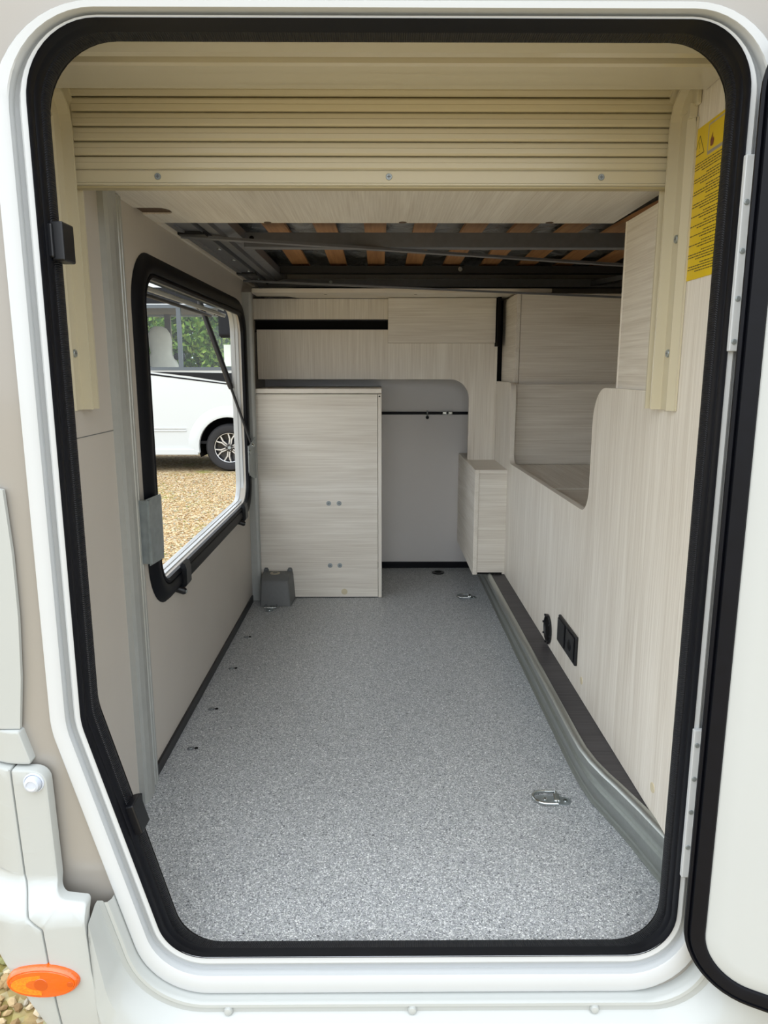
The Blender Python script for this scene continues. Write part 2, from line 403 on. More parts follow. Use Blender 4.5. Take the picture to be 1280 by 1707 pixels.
# right wall with the notch (plane X = .45)
def rightwall():
    P = [(.925, .12), (2.80, .12), (2.80, .800), (2.48, .800), (2.48, .526), (1.522, .536), (1.522, .806), (1.160, .806), (1.160, 1.27), (.925, 1.27)]
    rd = [0, 0, 0, .035, .035, .055, .075, 0, 0, 0]
    return rpoly(P, rd)
pw = rightwall()
bm = nb(); fill(bm, [YZ(pw, .45)], (1, 0, 0), (.0155, 0, 0))
wr = struct('wall_right', bm, M['wood_z'])
# pale edge band running round the notch
bm = nb()
def band(pts, x0, x1, off=.0012):
    for i in range(len(pts)-1):
        a, b = pts[i], pts[i+1]
        if (b-a).length < 1e-6: continue
        d = (b-a).normalized(); n = Vector((-d.y, d.x))*off; a = a-n*.4; b = b-n*.4
        q = [Vector((x0, a.x, a.y)), Vector((x0, b.x, b.y)), Vector((x1, b.x, b.y)), Vector((x1, a.x, a.y))]
        q2 = [p+Vector((0, n.x, n.y)) for p in q]; vs = [bm.verts.new(p) for p in q+q2]
        for f in ((0, 1, 2, 3), (7, 6, 5, 4), (0, 4, 5, 1), (1, 5, 6, 2), (2, 6, 7, 3), (3, 7, 4, 0)): bm.faces.new([vs[k] for k in f])
band(pw[2:-2], .4496, .4662)
obj('edge_band', bm, M['edge'], wr)
# two beige cover caps pressed into the right wall
for y, z in ((1.50, .162), (1.075, .165)):
    bm = nb(); disc(bm, (.45, y, z), (-1, 0, 0), .0085, .0012, 20); obj('cover_cap', bm, M['cap'], wr)

# far wall: the closed door on the opposite side
bm = nb(); box(bm, -.53, 1.0, 3.03, 3.06, -.03, 1.40)
wb = struct('wall_back', bm, M['grey_wall'])
bm = nb(); box(bm, -.1, .46, 3.018, 3.03, 0, .026, .002); struct('baseboard_back', bm, M['rubber'])
# side and rear of the recess, the closing surfaces above the bed
bm = nb(); box(bm, 1.0, 1.03, .925, 3.06, -.03, 1.40); struct('wall_recess', bm, M['wood_y'])
bm = nb(); box(bm, .466, 1.0, .93, .945, .4, 1.40); struct('wall_front', bm, M['wood_x'])
bm = nb(); box(bm, -.53, 1.03, .925, 3.06, 1.40, 1.42); struct('ceiling', bm, M['grey_wall'])

# ---------------------------------------------------------------- garage door opening
BASE = [(-.380, 1.204), (.403, 1.204), (.403, .032), (-.283, .032), (-.380, .395)]
def ring(o, y, seal=False):
    """one contour round the opening, o outwards in the wall plane at depth y; the seal stands steeper at the sill and head"""
    if seal:
        t = (.911-y)/.0525; zt = .84+y*(.4044+.0274*max(0, t)); zb = .84-y*(.896+.0316*max(0, t))
    else: zt = 1.2107+(o-.0045)*.40; zb = .0437-(o-.0045)*1.42
    P = offpoly(BASE, [zt-1.204, o, .032-zb, o, o])
    return XZ(rpoly(P, [.078+o, .066+o, .060+o, .062+o, .10+o], 12), y)
# outer body skin with the opening
P = offpoly(BASE, [.02, .031, .031, .031, .031])
inner = rpoly(P, [.11, .1, .09, .09, .13], 12)
bm = nb(); fill(bm, [XZ([(-.53, 2.1), (2.4, 2.1), (2.4, -.12), (-.36, -.12), (-.53, .13)], .86), XZ(inner, .86)], (0, 1, 0), (0, .06, 0))
tag(obj('wall_outside', bm, M['body_taupe']), kind='structure')
# white aluminium frame
bm = nb()
loft(bm, [ring(o, y) for o, y in ((.0045, .8605), (.0105, .8590), (.0130, .861), (.0145, .868))])
f1 = struct('trim_3', bm, M['white_frame'], smooth=True)
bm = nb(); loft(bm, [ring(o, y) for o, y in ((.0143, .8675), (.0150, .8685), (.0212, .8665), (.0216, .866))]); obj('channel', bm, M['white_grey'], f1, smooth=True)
bm = nb(); loft(bm, [ring(o, y) for o, y in ((.0214, .867), (.0217, .854), (.0235, .8525), (.038, .8515), (.0405, .853), (.0415, .857), (.0415, .861))])
obj('flange', bm, M['white_frame'], f1, smooth=True)
# rubber seal: outer lip, groove, ribbed edge trim
bm = nb()
loft(bm, [ring(o, y, True) for o, y in ((.0052, .8605), (.0040, .8585), (.0028, .8600), (.0018, .866), (.0030, .874), (.0036, .8755), (.0020, .8775), (.0012, .884), (.0020, .889), (.0036, .890))], uv=True)
seal = obj('door_seal', bm, M['rubber'], f1, smooth=True)
bm = nb()
loft(bm, [ring(o, y, True) for o, y in ((.0036, .890), (.0010, .892), (-.0002, .897), (-.0004, .905), (.0012, .911), (.0040, .914), (.0060, .914))], uv=True)
obj('ribbed_trim', bm, M['ribbed'], seal, smooth=True)
bm = nb(); loft(bm, [ring(.0060, .914, True), ring(.0065, .924, True), ring(.034, .924)]); obj('reveal', bm, M['black_matt'], f1)
# clips on the inner lip (two)
def clip(c, ang):
    bm = nb(); rot = Matrix.Rotation(ang, 3, 'Y')
    box(bm, c[0]-.009, c[0]+.007, c[1]-.022, c[1]+.010, c[2]-.022, c[2]+.022, .002, rot=rot)
    box(bm, c[0]-.012, c[0]-.004, c[1]-.026, c[1]+.012, c[2]-.019, c[2]+.019, .002, rot=rot, piv=c)
    return obj('seal_clip', bm, M['plastic_black'], f1)
clip((-.373, .905, .988), 0); clip((-.336, .905, .238), R(-15))

# ---------------------------------------------------------------- the open garage door (hinged right, opened outwards)
TH = R(28)
hx, hy = .4060, .834
UX = Vector((math.cos(TH), -math.sin(TH), 0)); NX = Vector((-math.sin(TH), -math.cos(TH), 0))
d1 = bpy.data.objects.new('door_1', None); COL.objects.link(d1); d1.location = (hx, hy, 0); d1['kind'] = 'structure'
def dring(o, h):
    P = [(0+o, .030+o), (.80-o, .030+o), (.80-o, 1.214-o), (0+o, 1.214-o)]
    pp = rpoly(P, [max(.085-o, .01)]*4, 12)
    return [Vector((hx, hy, 0))+UX*p.x+Vector((0, 0, p.y))+NX*h for p in pp]
bm = nb(); loft(bm, [dring(.004, -.034), dring(.0, -.030), dring(.0, -.002), dring(.004, .0)])
v = bm.verts[:]; n = len(v)//4; bm.faces.new(v[:n]); bm.faces.new(v[3*n:][::-1])
obj('door_skin', bm, M['body_taupe'], d1)
bm = nb(); loft(bm, [dring(o, h) for o, h in ((.001, -.012), (-.0005, .001), (.001, .005), (.0045, .006), (.0055, .003), (.0065, .002), (.0075, .006), (.009, .0075), (.0235, .0080), (.0255, .007), (.0265, .004))], uv=True)
obj('door_gasket', bm, M['rubber'], d1, smooth=True)
bm = nb(); loft(bm, [dring(.0255, .0), dring(.0265, .0045), dring(.030, .0060), dring(.05, .007)])
v = bm.verts[:]; n = len(v)//4; bm.faces.new(v[3*n:]); obj('door_lining', bm, M['door_panel'], d1, smooth=True)
# hinge leaves on the frame with their screws
def hinge(z0, z1, zs, zb):
    bm = nb(); box(bm, .4060, .4190, .8535, .8605, z0, z1, .0012)
    h = obj('hinge', bm, M['white_frame'], d1)
    for k in range(3):
        a = z0+(z1-z0)*(k/3+.02); bm = nb(); cyl(bm, (.4190, .853, a), (.4190, .853, a+(z1-z0)*.29), .0042, 14); obj('hinge_knuckle', bm, M['white_frame'], h)
    for z in zs:
        bm = nb(); tube(bm, [(.4108, .8540, z), (.4108, .8528, z), (.4108, .8524, z)], [.0034, .0032, .002], 14)
        obj('screw', bm, M['galv'], h)
hinge(.862, 1.075, (1.025, .973, .921, .873), None)
hinge(.170, .385, (.364, .316, .268, .216), None)

# ---------------------------------------------------------------- hatch in the left wall
w1 = bpy.data.objects.new('window_1', None); COL.objects.link(w1); w1.location = (-.472, (HY0+HY1)/2, HZ0); w1['kind'] = 'structure'
HB = [(HY0, HZ0), (HY1, HZ0), (HY1, HZ1), (HY0, HZ1)]
def hring(o, x): return YZ(rpoly(offpoly(HB, [o]*4), .062+o, 10), x)
bm = nb(); loft(bm, [hring(o, x) for o, x in ((.002, -.472), (-.001, -.470), (-.001, -.462), (.004, -.4575), (.009, -.4585), (.011, -.462), (.013, -.4585), (.020, -.456), (.034, -.457), (.046, -.464), (.052, -.4712))])
obj('window_frame', bm, M['rubber'], w1, smooth=True)
def hring2(o, x): return YZ(rpoly(offpoly([(HY0, HZ0), (HY1, HZ0), (HY1, HZ1+.016), (HY0, HZ1+.016)], [o]*4), .066+o, 10), x)
bm = nb(); loft(bm, [hring2(o, x) for o, x in ((.003, -.469), (.0005, -.4705), (.0005, -.478), (-.003, -.480), (-.003, -.489), (-.005, -.491), (-.005, -.500), (-.003, -.506), (.02, -.508), (.03, -.5005))])
obj('outer_frame', bm, M['white_frame'], w1, smooth=True)
# hatch door leaf, hinged at the top and raised outwards
flap = bpy.data.objects.new('hatch_flap', None); COL.objects.link(flap); flap.parent = w1
flap.location = Vector((-.515, (HY0+HY1)/2, 1.05)) - w1.location
FA = R(36); fu = Vector((-math.cos(FA), 0, math.sin(FA))); fn = Vector((-math.sin(FA), 0, -math.cos(FA)))
def leaf(u0, u1, n0, n1, y0, y1, bev=0.):
    bm = nb(); box(bm, 0, 1, 0, 1, 0, 1)
    for v in bm.verts: v.co = Vector((-.518, 0, 1.058))+fu*(u0+v.co.x*(u1-u0))+fn*(n0+v.co.z*(n1-n0))+Vector((0, y0+v.co.y*(y1-y0), 0))
    if bev: bmesh.ops.bevel(bm, geom=bm.edges[:], offset=bev, segments=2, affect='EDGES')
    return bm
obj('leaf_panel', leaf(.012, .68, -.030, .0, HY0-.03, HY1+.03, .004), M['van_white'], flap)
obj('leaf_profile', leaf(.000, .034, .001, .020, HY0-.03, HY1+.02, .002), M['galv'], flap)
bm = nb(); box(bm, -.553, -.511, HY0-.01, HY1-.03, 1.020, 1.032, .003, rot=Matrix.Rotation(R(20), 3, 'Y')); lp = obj('hinge_profile', bm, M['alu_post'], flap)
bm = nb()
for q in (0, .011): tube(bm, [(-.563-q, HY0-.01, 1.020+q*.3), (-.563-q, HY1-.03, 1.020+q*.3)], .0050, 10)
obj('leaf_gasket', bm, M['rubber'], flap)
for y in (1.66, 1.71, 2.20, 2.26, 2.42, 2.46):
    bm = nb(); disc(bm, (-.532, y, 1.0205), (.35, 0, -.94), .0052, .003, 14); obj('screw', bm, M['steel_black'], flap)
# gas strut of the hatch
gs = bpy.data.objects.new('gas_strut', None); COL.objects.link(gs); gs.parent = w1; gs.location = Vector((-.443, 2.505, .585))-w1.location
a = Vector((-.443, 2.505, .585)); c = Vector((-.602, 2.505, 1.070))
mid = a.lerp(c, .40)
bm = nb(); tube(bm, [mid, mid+(c-a)*.02, c-(c-a)*.03, c], [.0075, .0095, .0095, .007], 16); obj('cylinder', bm, M['steel_black'], gs, smooth=True)
bm = nb(); tube(bm, [a, mid+(c-a)*.01], .0045, 12); obj('piston_rod', bm, M['steel_black'], gs, smooth=True)
bm = nb(); bmesh.ops.create_uvsphere(bm, u_segments=14, v_segments=8, radius=.009); bmesh.ops.translate(bm, verts=bm.verts, vec=a); obj('ball_joint', bm, M['chrome'], gs, smooth=True)
# clamp straps with knobs along the lower frame
for y in (1.635, 2.385):
    k = bpy.data.objects.new('latch_clamp', None); COL.objects.link(k); k.parent = w1; k.location = Vector((-.46, y, .37))-w1.location
    bm = nb(); extr(bm, [(-.4565, .404), (-.450, .400), (-.447, .388), (-.447, .352), (-.451, .346), (-.470, .343), (-.470, .350), (-.459, .353), (-.456, .36), (-.459, .384), (-.462, .398)], 'Y', y-.020, y+.020); obj('clamp_body', bm, M['plastic_black'], k)
    bm = nb(); tube(bm, [(-.470, y-.03, .345), (-.452, y-.03, .339), (-.448, y-.03, .338)], [.0085, .0085, .006], 18); obj('knob', bm, M['plastic_black'], k, smooth=True)
    screw(k, (-.4478, y-.03, .338), (1, 0, -.15), .0045)

# ================================================================ THINGS INSIDE
# galvanised catch plate on the near side of the hatch
t = thing('catch_plate', 'folded galvanised steel catch plate beside the near edge of the hatch', 'bracket', (-.472, 1.43, .46))
bm = nb(); pr = [(-.4565, 1.368), (-.4550, 1.368), (-.4450, 1.432), (-.4465, 1.4332)]
extr(bm, [(-.4495, 1.366), (-.4475, 1.366), (-.4400, 1.430), (-.4420, 1.4315)], 'Z', .465, .597); obj('flat_plate', bm, M['galv'], t)
bm = nb(); P = [(1.430, .465), (1.4315, .597), (1.490, .583), (1.500, .50), (1.497, .487)]
fill(bm, [[Vector((-.442-(y-1.43)*.28, y, z)) for y, z in [(1.430, .463), (1.487, .492), (1.490, .582), (1.430, .597)]]], (1, 0, 0), (.0018, 0, 0)); obj('angled_plate', bm, M['galv'], t)
bm = nb(); box(bm, -.472, -.444, 1.368, 1.380, .468, .594); obj('mounting_flange', bm, M['galv'], t)
# strut bracket at the far side
t = thing('strut_bracket', 'galvanised folded bracket holding the gas strut at the far hatch edge', 'bracket', (-.455, 2.49, .46))
bm = nb(); fill(bm, [YZ(rpoly([(2.425, .592), (2.450, .590), (2.565, .610), (2.565, .462), (2.520, .468), (2.440, .488), (2.425, .50)], .004, 3), -.4430)], (1, 0, 0), (.0018, 0, 0)); obj('flat_plate', bm, M['galv'], t)
bm = nb(); box(bm, -.4560, -.4432, 2.562, 2.5655, .466, .600)
obj('side_plate', bm, M['alu_post'], t)
for z, m_ in ((.568, 'chrome'), (.482, 'black_matt')):
    bm = nb(); disc(bm, (-.4412, 2.448, z), (1, 0, 0), .0085 if z > .5 else .006, .003 if z > .5 else .0008, 18); obj('rivet', bm, M[m_], t)
# dark step board and aluminium rail
t = thing('step_board', 'dark grained horizontal step board between rail and right wall', 'board', (.43, 1.7, .12))
bp_ = [(.395, 2.80), (.395, 1.34), (.398, 1.29), (.402, 1.235), (.424, 1.155), (.448, 1.03), (.466, .93), (.60, .93), (.60, 2.80)]
bm = nb(); fill(bm, [XY(bp_, .119)], (0, 0, 1), (0, 0, -.015)); obj('board', bm, M['dark_wood'], t)
t = thing('floor_rail', 'long ribbed aluminium rail along the floor curving outwards near the door', 'rail', (.41, 1.8, 0))
# base line on the floor and ridge line at z = .12; the profile leans inwards more where the rail bends
ctrl = [(.4170, .3860, 2.90), (.4150, .3860, 1.46), (.4155, .3860, 1.40), (.4180, .3860, 1.34), (.4240, .3870, 1.285), (.4370, .3930, 1.235), (.4480, .4030, 1.19), (.4560, .4150, 1.15), (.4680, .4330, 1.08), (.4980, .4640, .935)]
prof = [(0, 0), (-.006, .0008), (-.006, .003), (.001, .0045), (.0035, .010), (.0015, .014), (.0, .050), (.0015, .054), (.0075, .056), (.0085, .062), (.0080, .076), (.0040, .083), (-.0005, .091), (-.003, .101), (-.003, .110), (-.001, .117), (.004, .1215), (.0105, .1235), (.015, .122), (.017, .118), (.017, .0)]
bm = nb(); rings = []
for i, (xb, xt, y) in enumerate(ctrl):
    rings.append([Vector((xb+(xt-xb)*min(q[1]/.12, 1)+q[0], y, q[1])) for q in prof])
loft(bm, rings, closed=True); v = bm.verts[:]; k = len(prof); bm.faces.new(v[:k]); bm.faces.new(v[-k:])
obj('rail_profile', bm, M['alu'], t, smooth=True)

# socket outlet plate and open round vent on the right wall
t = thing('socket_plate', 'black double socket plate low on the right wood wall', 'socket', (.45, 1.615, .22))
bm = nb(); box(bm, .4435, .4505, 1.540, 1.700, .178, .248, .0025); obj('plate', bm, M['plastic_black'], t)
bm = nb(); box(bm, .4405, .4436, 1.548, 1.612, .184, .242, .0012); obj('insert', bm, M['plastic_black'], t)
bm = nb(); box(bm, .4405, .4436, 1.632, 1.694, .184, .242, .0012); obj('flap', bm, M['plastic_black'], t)
bm = nb(); tube(bm, [(.4405+.0002, 1.580, .213), (.4393, 1.580, .213)], [.014, .012], 20); bmesh.ops.delete(bm, geom=[], context='VERTS'); obj('socket_ring', bm, M['rubber'], t)
bm = nb(); disc(bm, (.4394, 1.580, .213), (-1, 0, 0), .0085, .0004, 20); obj('socket_hole', bm, M['black_matt'], t)
t = thing('round_vent', 'open round black air outlet low on the right wood wall', 'vent', (.45, 1.82, .165))
bm = nb(); rr = []
for r_, x_ in ((.033, .4498), (.0395, .4492), (.0400, .4465), (.0360, .4445), (.0335, .4455), (.032, .450), (.030, .452)):
    rr.append([Vector((x_, 1.82+r_*math.cos(2*math.pi*k/32), .165+r_*math.sin(2*math.pi*k/32))) for k in range(32)])
loft(bm, rr); obj('rim', bm, M['plastic_black'], t, smooth=True)
bm = nb(); disc(bm, (.4498, 1.82, .165), (-1, 0, 0), .0335, .0006, 32); obj('opening', bm, M['black_matt'], t)
for k in range(8):
    a_ = 2*math.pi*k/8+.2; bm = nb(); cy, cz = 1.82+.0385*math.cos(a_), .165+.0385*math.sin(a_)
    box(bm, .4425, .4465, cy-.0025, cy+.0025, cz-.0025, cz+.0025, .0005); obj('tab', bm, M['plastic_black'], t)

# lashing rings on the floor
def lashing(c, ang, label):
    t = thing('lashing_ring', label, 'tie-down ring', c, 'tie-down rings on the floor')
    C_ = Vector(c); rot = Matrix.Rotation(ang, 3, 'Z')
    T = lambda p: rot @ Vector(p)
    bm = nb(); pp = rpoly([(-.034, -.013), (.034, -.013), (.034, .013), (-.034, .013)], .0125, 6)
    fill(bm, [[Vector((p.x, p.y, .0)) for p in pp]], (0, 0, 1), (0, 0, .0025)); [setattr(v, 'co', T(v.co)) for v in bm.verts]
    obj('base_plate', bm, M['galv'], t, raw=True)
    bm = nb(); box(bm, .000, .013, -.013, .013, .002, .0105, .003); [setattr(v, 'co', T(v.co)) for v in bm.verts]; obj('saddle', bm, M['chrome'], t, raw=True)
    bm = nb(); pts = []
    for k in range(15):
        a_ = math.pi/2+math.pi*k/14; pts.append((-.014+.026*math.cos(a_), .0215*math.sin(a_), .0065))
    pts = [(.0065, .0215, .0065)]+pts+[(.0065, -.0215, .0065)]
    tube(bm, pts, .003, 10, closed=True); [setattr(v, 'co', T(v.co)) for v in bm.verts]; obj('ring', bm, M['chrome'], t, smooth=True, raw=True)
    for x in (-.016, .024):
        bm = screw_bm((x, 0, .0024), (0, 0, 1), .0048, .002); [setattr(v, 'co', T(v.co)) for v in bm.verts]; obj('screw', bm, [M['chrome'], M['black_matt']], t, raw=True)
    return t
lashing((.345, 1.293, 0), R(-8), 'chrome tie-down ring on the floor nearest the door')
lashing((.332, 2.600, 0), R(-4), 'chrome tie-down ring on the floor before the open niche')
lashing((-.392, 2.475, 0), R(-90), 'chrome tie-down ring on the floor in front of the grey plastic cover')
# recessed floor screws along the left baseboard
for i, (x, y) in enumerate(((-.425, 2.196), (-.422, 1.948), (-.421, 1.694), (-.424, 1.500))):
    lb = ['farthest', 'third from the door of', 'second from the door of', 'nearest the door of'][i]
    t = thing('floor_fixing', f'small sunk floor screw by the left baseboard, {lb} the four', 'screw', (x, y, 0), 'sunk screws along the left of the floor')
    bm = nb(); tube(bm, [(x-.004, y, 0), (x-.004, y, .0007)], .0085, 20); obj('washer', bm, M['steel_dark'], t)
    screw(t, (x-.004, y, .0007), (0, 0, 1), .005)
    bm = nb(); disc(bm, (x+.0085, y+.001, 0), (0, 0, 1), .0042, .0015, 12); obj('plug', bm, M['black_matt'], t)
t = thing('floor_inlet', 'round black floor cap in front of the far wall', 'cap', (.248, 2.94, 0))
bm = nb(); tube(bm, [(.248, 2.94, 0), (.248, 2.94, .004), (.248, 2.94, .005)], [.026, .026, .022], 28); obj('rim', bm, M['plastic_black'], t)
bm = nb(); tube(bm, [(.248, 2.94, .005), (.248, 2.94, .0056)], [.015, .014], 24); obj('cap_centre', bm, M['black_matt'], t)

# cabinet at the back left
t = thing('cabinet', 'tall pale wood cabinet standing against the back left corner', 'cabinet', (-.215, 2.7, 0))
bm = nb(); box(bm, -.444, -.006, 2.602, 2.616, .004, .758, .0008); obj('front_panel', bm, M['wood_x'], t)
bm = nb(); box(bm, -.0045, .0085, 2.600, 3.028, .002, .758, .0008); obj('side_panel', bm, M['wood_z'], t)
bm = nb(); box(bm, -.444, .0085, 2.597, 3.028, .7605, .777, .0012); obj('top_panel', bm, M['edge'], t)
bm = nb(); box(bm, -.446, -.436, 2.616, 3.028, .004, .758); obj('side_panel', bm, M['wood_z'], t)
bm = nb(); disc(bm, (.001, 2.6, .750), (0, -1, 0), .003, .0006, 12); obj('dowel_hole', bm, M['black_matt'], t)
for x, z in ((-.186, .362), (-.148, .362), (-.184, .126), (-.148, .126)):
    bm = nb(); disc(bm, (x, 2.602, z), (0, -1, 0), .0088, .0008, 20); wsh = obj('washer', bm, M['galv'], t)
    screw(wsh, (x, 2.6012, z), (0, -1, 0), .0068)
bm = nb(); disc(bm, (-.132, 2.602, .024), (0, -1, 0), .0115, .0008, 24); obj('cover_cap', bm, M['cap'], t)
# grey plastic cover in front of the cabinet
t = thing('plastic_cover', 'tapered dark grey plastic cover with two screw ears at the cabinet foot', 'cover', (-.378, 2.55, 0))
bm = nb()
b0 = [(-.433, 2.500), (-.322, 2.500), (-.316, 2.60), (-.437, 2.60)]; b1 = [(-.430, 2.512), (-.330, 2.512), (-.322, 2.60), (-.434, 2.60)]; b2 = [(-.428, 2.545), (-.332, 2.545), (-.325, 2.60), (-.432, 2.60)]
loft(bm, [XY(rpoly(b0, [.006, .006, 0, 0], 4), .001), XY(rpoly(b1, [.008, .008, 0, 0], 4), .088), XY(rpoly([(x, y+.004 if y < 2.6 else y) for x, y in b1], [.008, .008, 0, 0], 4), .094), XY(rpoly(b2, [.008, .008, 0, 0], 4), .106)])
v = bm.verts[:]; k = len(v)//4; bm.faces.new(v[3*k:]); obj('body', bm, M['plastic_grey'], t, smooth=True)
for x in (-.422, -.334):
    bm = nb(); pp = [(x-.010, .100), (x+.010, .100), (x+.009, .112), (x+.005, .119), (x-.005, .119), (x-.009, .112)]
    fill(bm, [XZ(pp, 2.594)], (0, 1, 0), (0, .006, 0)); e = obj('screw_ear', bm, M['plastic_grey'], t)
    bm = nb(); disc(bm, (x, 2.594, .111), (0, -1, 0), .0038, .002, 12); obj('screw', bm, M['chrome'], e)
bm = nb(); nrm = Vector((0, -.35, .94)); c0 = Vector((-.385, 2.566, .1065-.001))
tube(bm, [c0, c0+Vector((0, 0, .003)), c0+Vector((0, 0, .0035))], [.018, .018, .015], 24); obj('label_disc', bm, M['print_grey'], t)
bm = nb(); tube(bm, [c0+Vector((0, 0, .0035)), c0+Vector((0, 0, .004))], [.009, .009], 18); obj('disc_mark', bm, M['plastic_grey'], t)

# beige partition panel at the back with its arched opening and slot
t = thing('partition_panel', 'pale wood partition across the back with arched opening and dark slot', 'panel', (0, 2.8, .81))
bm = nb()
pp = [(-.472, 1.104), (-.472, 1.030), (.0335, 1.030), (.0335, 1.104)]
bm2 = nb(); fill(bm2, [XZ(pp, 2.8)], (0, 1, 0), (0, .016, 0)); obj('upper_strip', bm2, M['wood_z'], t)
P = [(-.462, .992), (-.462, .808), (.345, .808), (.345, .30), (.4495, .30), (.4495, 1.104), (.034, 1.104), (.034, .992)]
fill(bm, [XZ(rpoly(P, [0, 0, .075, 0, 0, 0, 0, 0], 10), 2.8)], (0, 1, 0), (0, .016, 0)); obj('main_panel', bm, M['wood_z'], t)
bm = nb(); box(bm, -.472, .08, 2.83, 2.84, .985, 1.04); obj('slot_back', bm, M['black_matt'], t)
bm = nb(); box(bm, -.472, .034, 2.812, 2.830, 1.026, 1.032); obj('slot_edge', bm, M['steel_black'], t)
t = thing('flap_box', 'pale wood box front with horizontal grain mounted on the partition', 'panel', (.232, 2.76, .942))
bm = nb(); box(bm, .0335, .434, 2.760, 2.799, .942, 1.104, .0012); obj('box_front', bm, M['wood_x'], t)
t = thing('top_shelf', 'pale wood shelf board with notched rear edge under the bed frame', 'shelf', (0, 2.65, 1.105))
sp_ = rpoly([(-.445, 2.60), (.60, 2.60), (.60, 2.798), (-.30, 2.798), (-.335, 2.730), (-.445, 2.730)], [.012, 0, 0, .02, .03, 0], 5)
bm = nb(); fill(bm, [XY(sp_, 1.106)], (0, 0, 1), (0, 0, .014)); obj('board', bm, M['wood_x'], t)
bm = nb(); box(bm, -.44, .60, 2.5985, 2.600, 1.106, 1.120, .0003); obj('edge_band', bm, M['edge'], t)
for x in (-.19, .13): 
    bm = nb(); disc(bm, (x, 2.66, 1.106), (0, 0, -1), .006, .0006, 14); obj('screw', bm, M['raw_board'], t)
bm = nb(); box(bm, .438, .4495, 2.74, 2.84, .93, 1.12); box(bm, .4492, .4702, 2.818, 2.826, .79, 1.10)  # black blocks put in as the darkness of the gap beside the cupboard
tag(obj('black_upright', bm, M['black_matt']), 'narrow black upright between partition and upper right cupboard', 'post')
# black seal bar with chrome catch on the far wall
t = thing('seal_bar', 'thin black horizontal bar with small catch on the far grey wall', 'bar', (.18, 3.03, .665))
bm = nb(); box(bm, .0, .45, 3.018, 3.03, .661, .672, .002); obj('bar', bm, M['rubber'], t)
bm = nb(); box(bm, .262, .305, 3.008, 3.018, .661, .675, .003); obj('catch', bm, M['chrome'], t)
bm = nb(); tube(bm, [(.283, 3.009, .668), (.283, 3.004, .668)], [.006, .004], 12); obj('catch_pin', bm, M['steel_black'], t)
bm = nb(); tube(bm, [(.200, 3.02, .675), (.200, 3.008, .672), (.200, 3.006, .655)], .003, 8); obj('hook', bm, M['galv'], t)
bm = nb(); bmesh.ops.create_uvsphere(bm, u_segments=12, v_segments=8, radius=.007); bmesh.ops.translate(bm, verts=bm.verts, vec=(.200, 3.012, .649)); obj('knob', bm, M['plastic_black'], t, smooth=True)

# wall box low on the right at the back
t = thing('wall_box', 'pale wood box boxing-in on the right wall above the rail end', 'box', (.39, 2.5, .12))
bm = nb(); P = [(.351, .120), (.362, .120), (.366, .126), (.408, .126), (.412, .120), (.4495, .120), (.4495, .4835), (.351, .4835)]
fill(bm, [XZ(P, 2.501)], (0, 1, 0), (0, .015, 0)); obj('front_panel', bm, M['wood_x'], t)
bm = nb(); box(bm, .335, .3505, 2.499, 3.028, .119, .4995, .0012); obj('side_panel', bm, M['wood_y'], t)
bm = nb(); box(bm, .3505, .4495, 2.501, 3.028, .4838, .4985); obj('top_panel', bm, M['wood_x'], t)
bm = nb(); box(bm, .352, .44, 2.498, 2.5005, .121, .127); obj('cable_notch', bm, M['black_matt'], t)
# recess behind the notch
t = thing('recess_shelf', 'pale wood shelf floor inside the notch of the right wall', 'shelf', (.73, 1.8, .5))
bm = nb(); box(bm, .466, 1.0, 1.99, 2.51, .500, .517, .001); obj('rear_board', bm, M['wood_y'], t)
bm = nb(); box(bm, .466, 1.0, .945, 1.985, .495, .5145, .001); obj('front_board', bm, M['wood_x'], t)
t = thing('recess_lining', 'pale wood back panel of the recess below the upper right cupboard', 'panel', (.73, 2.51, .517))
bm = nb(); box(bm, .466, 1.0, 2.512, 2.527, .517, .794, .001); obj('board', bm, M['wood_x'], t)
t = thing('wall_cupboard', 'pale wood cupboard above the recess at the upper right back', 'cupboard', (.73, 2.56, .797))
bm = nb(); box(bm, .486, 1.0, 2.548, 2.563, .797, 1.098, .001); obj('front_panel', bm, M['wood_x'], t)
bm = nb(); box(bm, .470, .4845, 2.546, 3.028, .797, 1.098, .001); obj('side_panel', bm, M['wood_y'], t)
bm = nb(); box(bm, .470, 1.0, 2.52, 3.028, .785, .797); obj('base_panel', bm, M['wood_x'], t)
# tall panel right beside the guide rail
t = thing('side_panel_board', 'pale wood upright panel above the right wall behind the guide rail', 'panel', (.475, 1.3, .81))
bm = nb(); box(bm, .467, .482, 1.165, 1.430, .780, 1.116, .001); obj('board', bm, M['wood_y'], t)
bm = nb(); box(bm, .4665, .4825, 1.430, 1.438, .780, 1.116, .001); obj('edge_band', bm, M['edge'], t)

# board under the bed, with a finger cut-out at the left edge
t = thing('bed_board', 'pale wood board under the bed just behind the roller shutter', 'board', (0, 1.4, 1.147))
cut = [(-.4715, 1.180), (-.4715, 1.472), (-.425, 1.472)] + [(-.425+.018*math.sin(a_), 1.500-.028*math.cos(a_)) for a_ in [math.pi*k/8 for k in range(1, 8)]] + [(-.425, 1.528), (-.4715, 1.528), (-.4715, 1.615), (.498, 1.615), (.498, 1.180)]
bm = nb(); fill(bm, [XY(cut, 1.147)], (0, 0, 1), (0, 0, .003)); obj('board', bm, M['wood_y'], t)
bm = nb(); box(bm, -.4715, .498, 1.180, 1.614, 1.1502, 1.164); obj('board_core', bm, M['raw_board'], t)
for x in (.02-.0, .33): 
    bm = nb(); disc(bm, (x*1.0+.03, 1.607, 1.147), (0, 0, -1), .0085, .0006, 16); obj('dowel_cap', bm, M['raw_board'], t)
bm = nb(); disc(bm, (-.235, 1.609, 1.147), (0, 0, -1), .008, .0006, 16); obj('dowel_cap', bm, M['raw_board'], t)
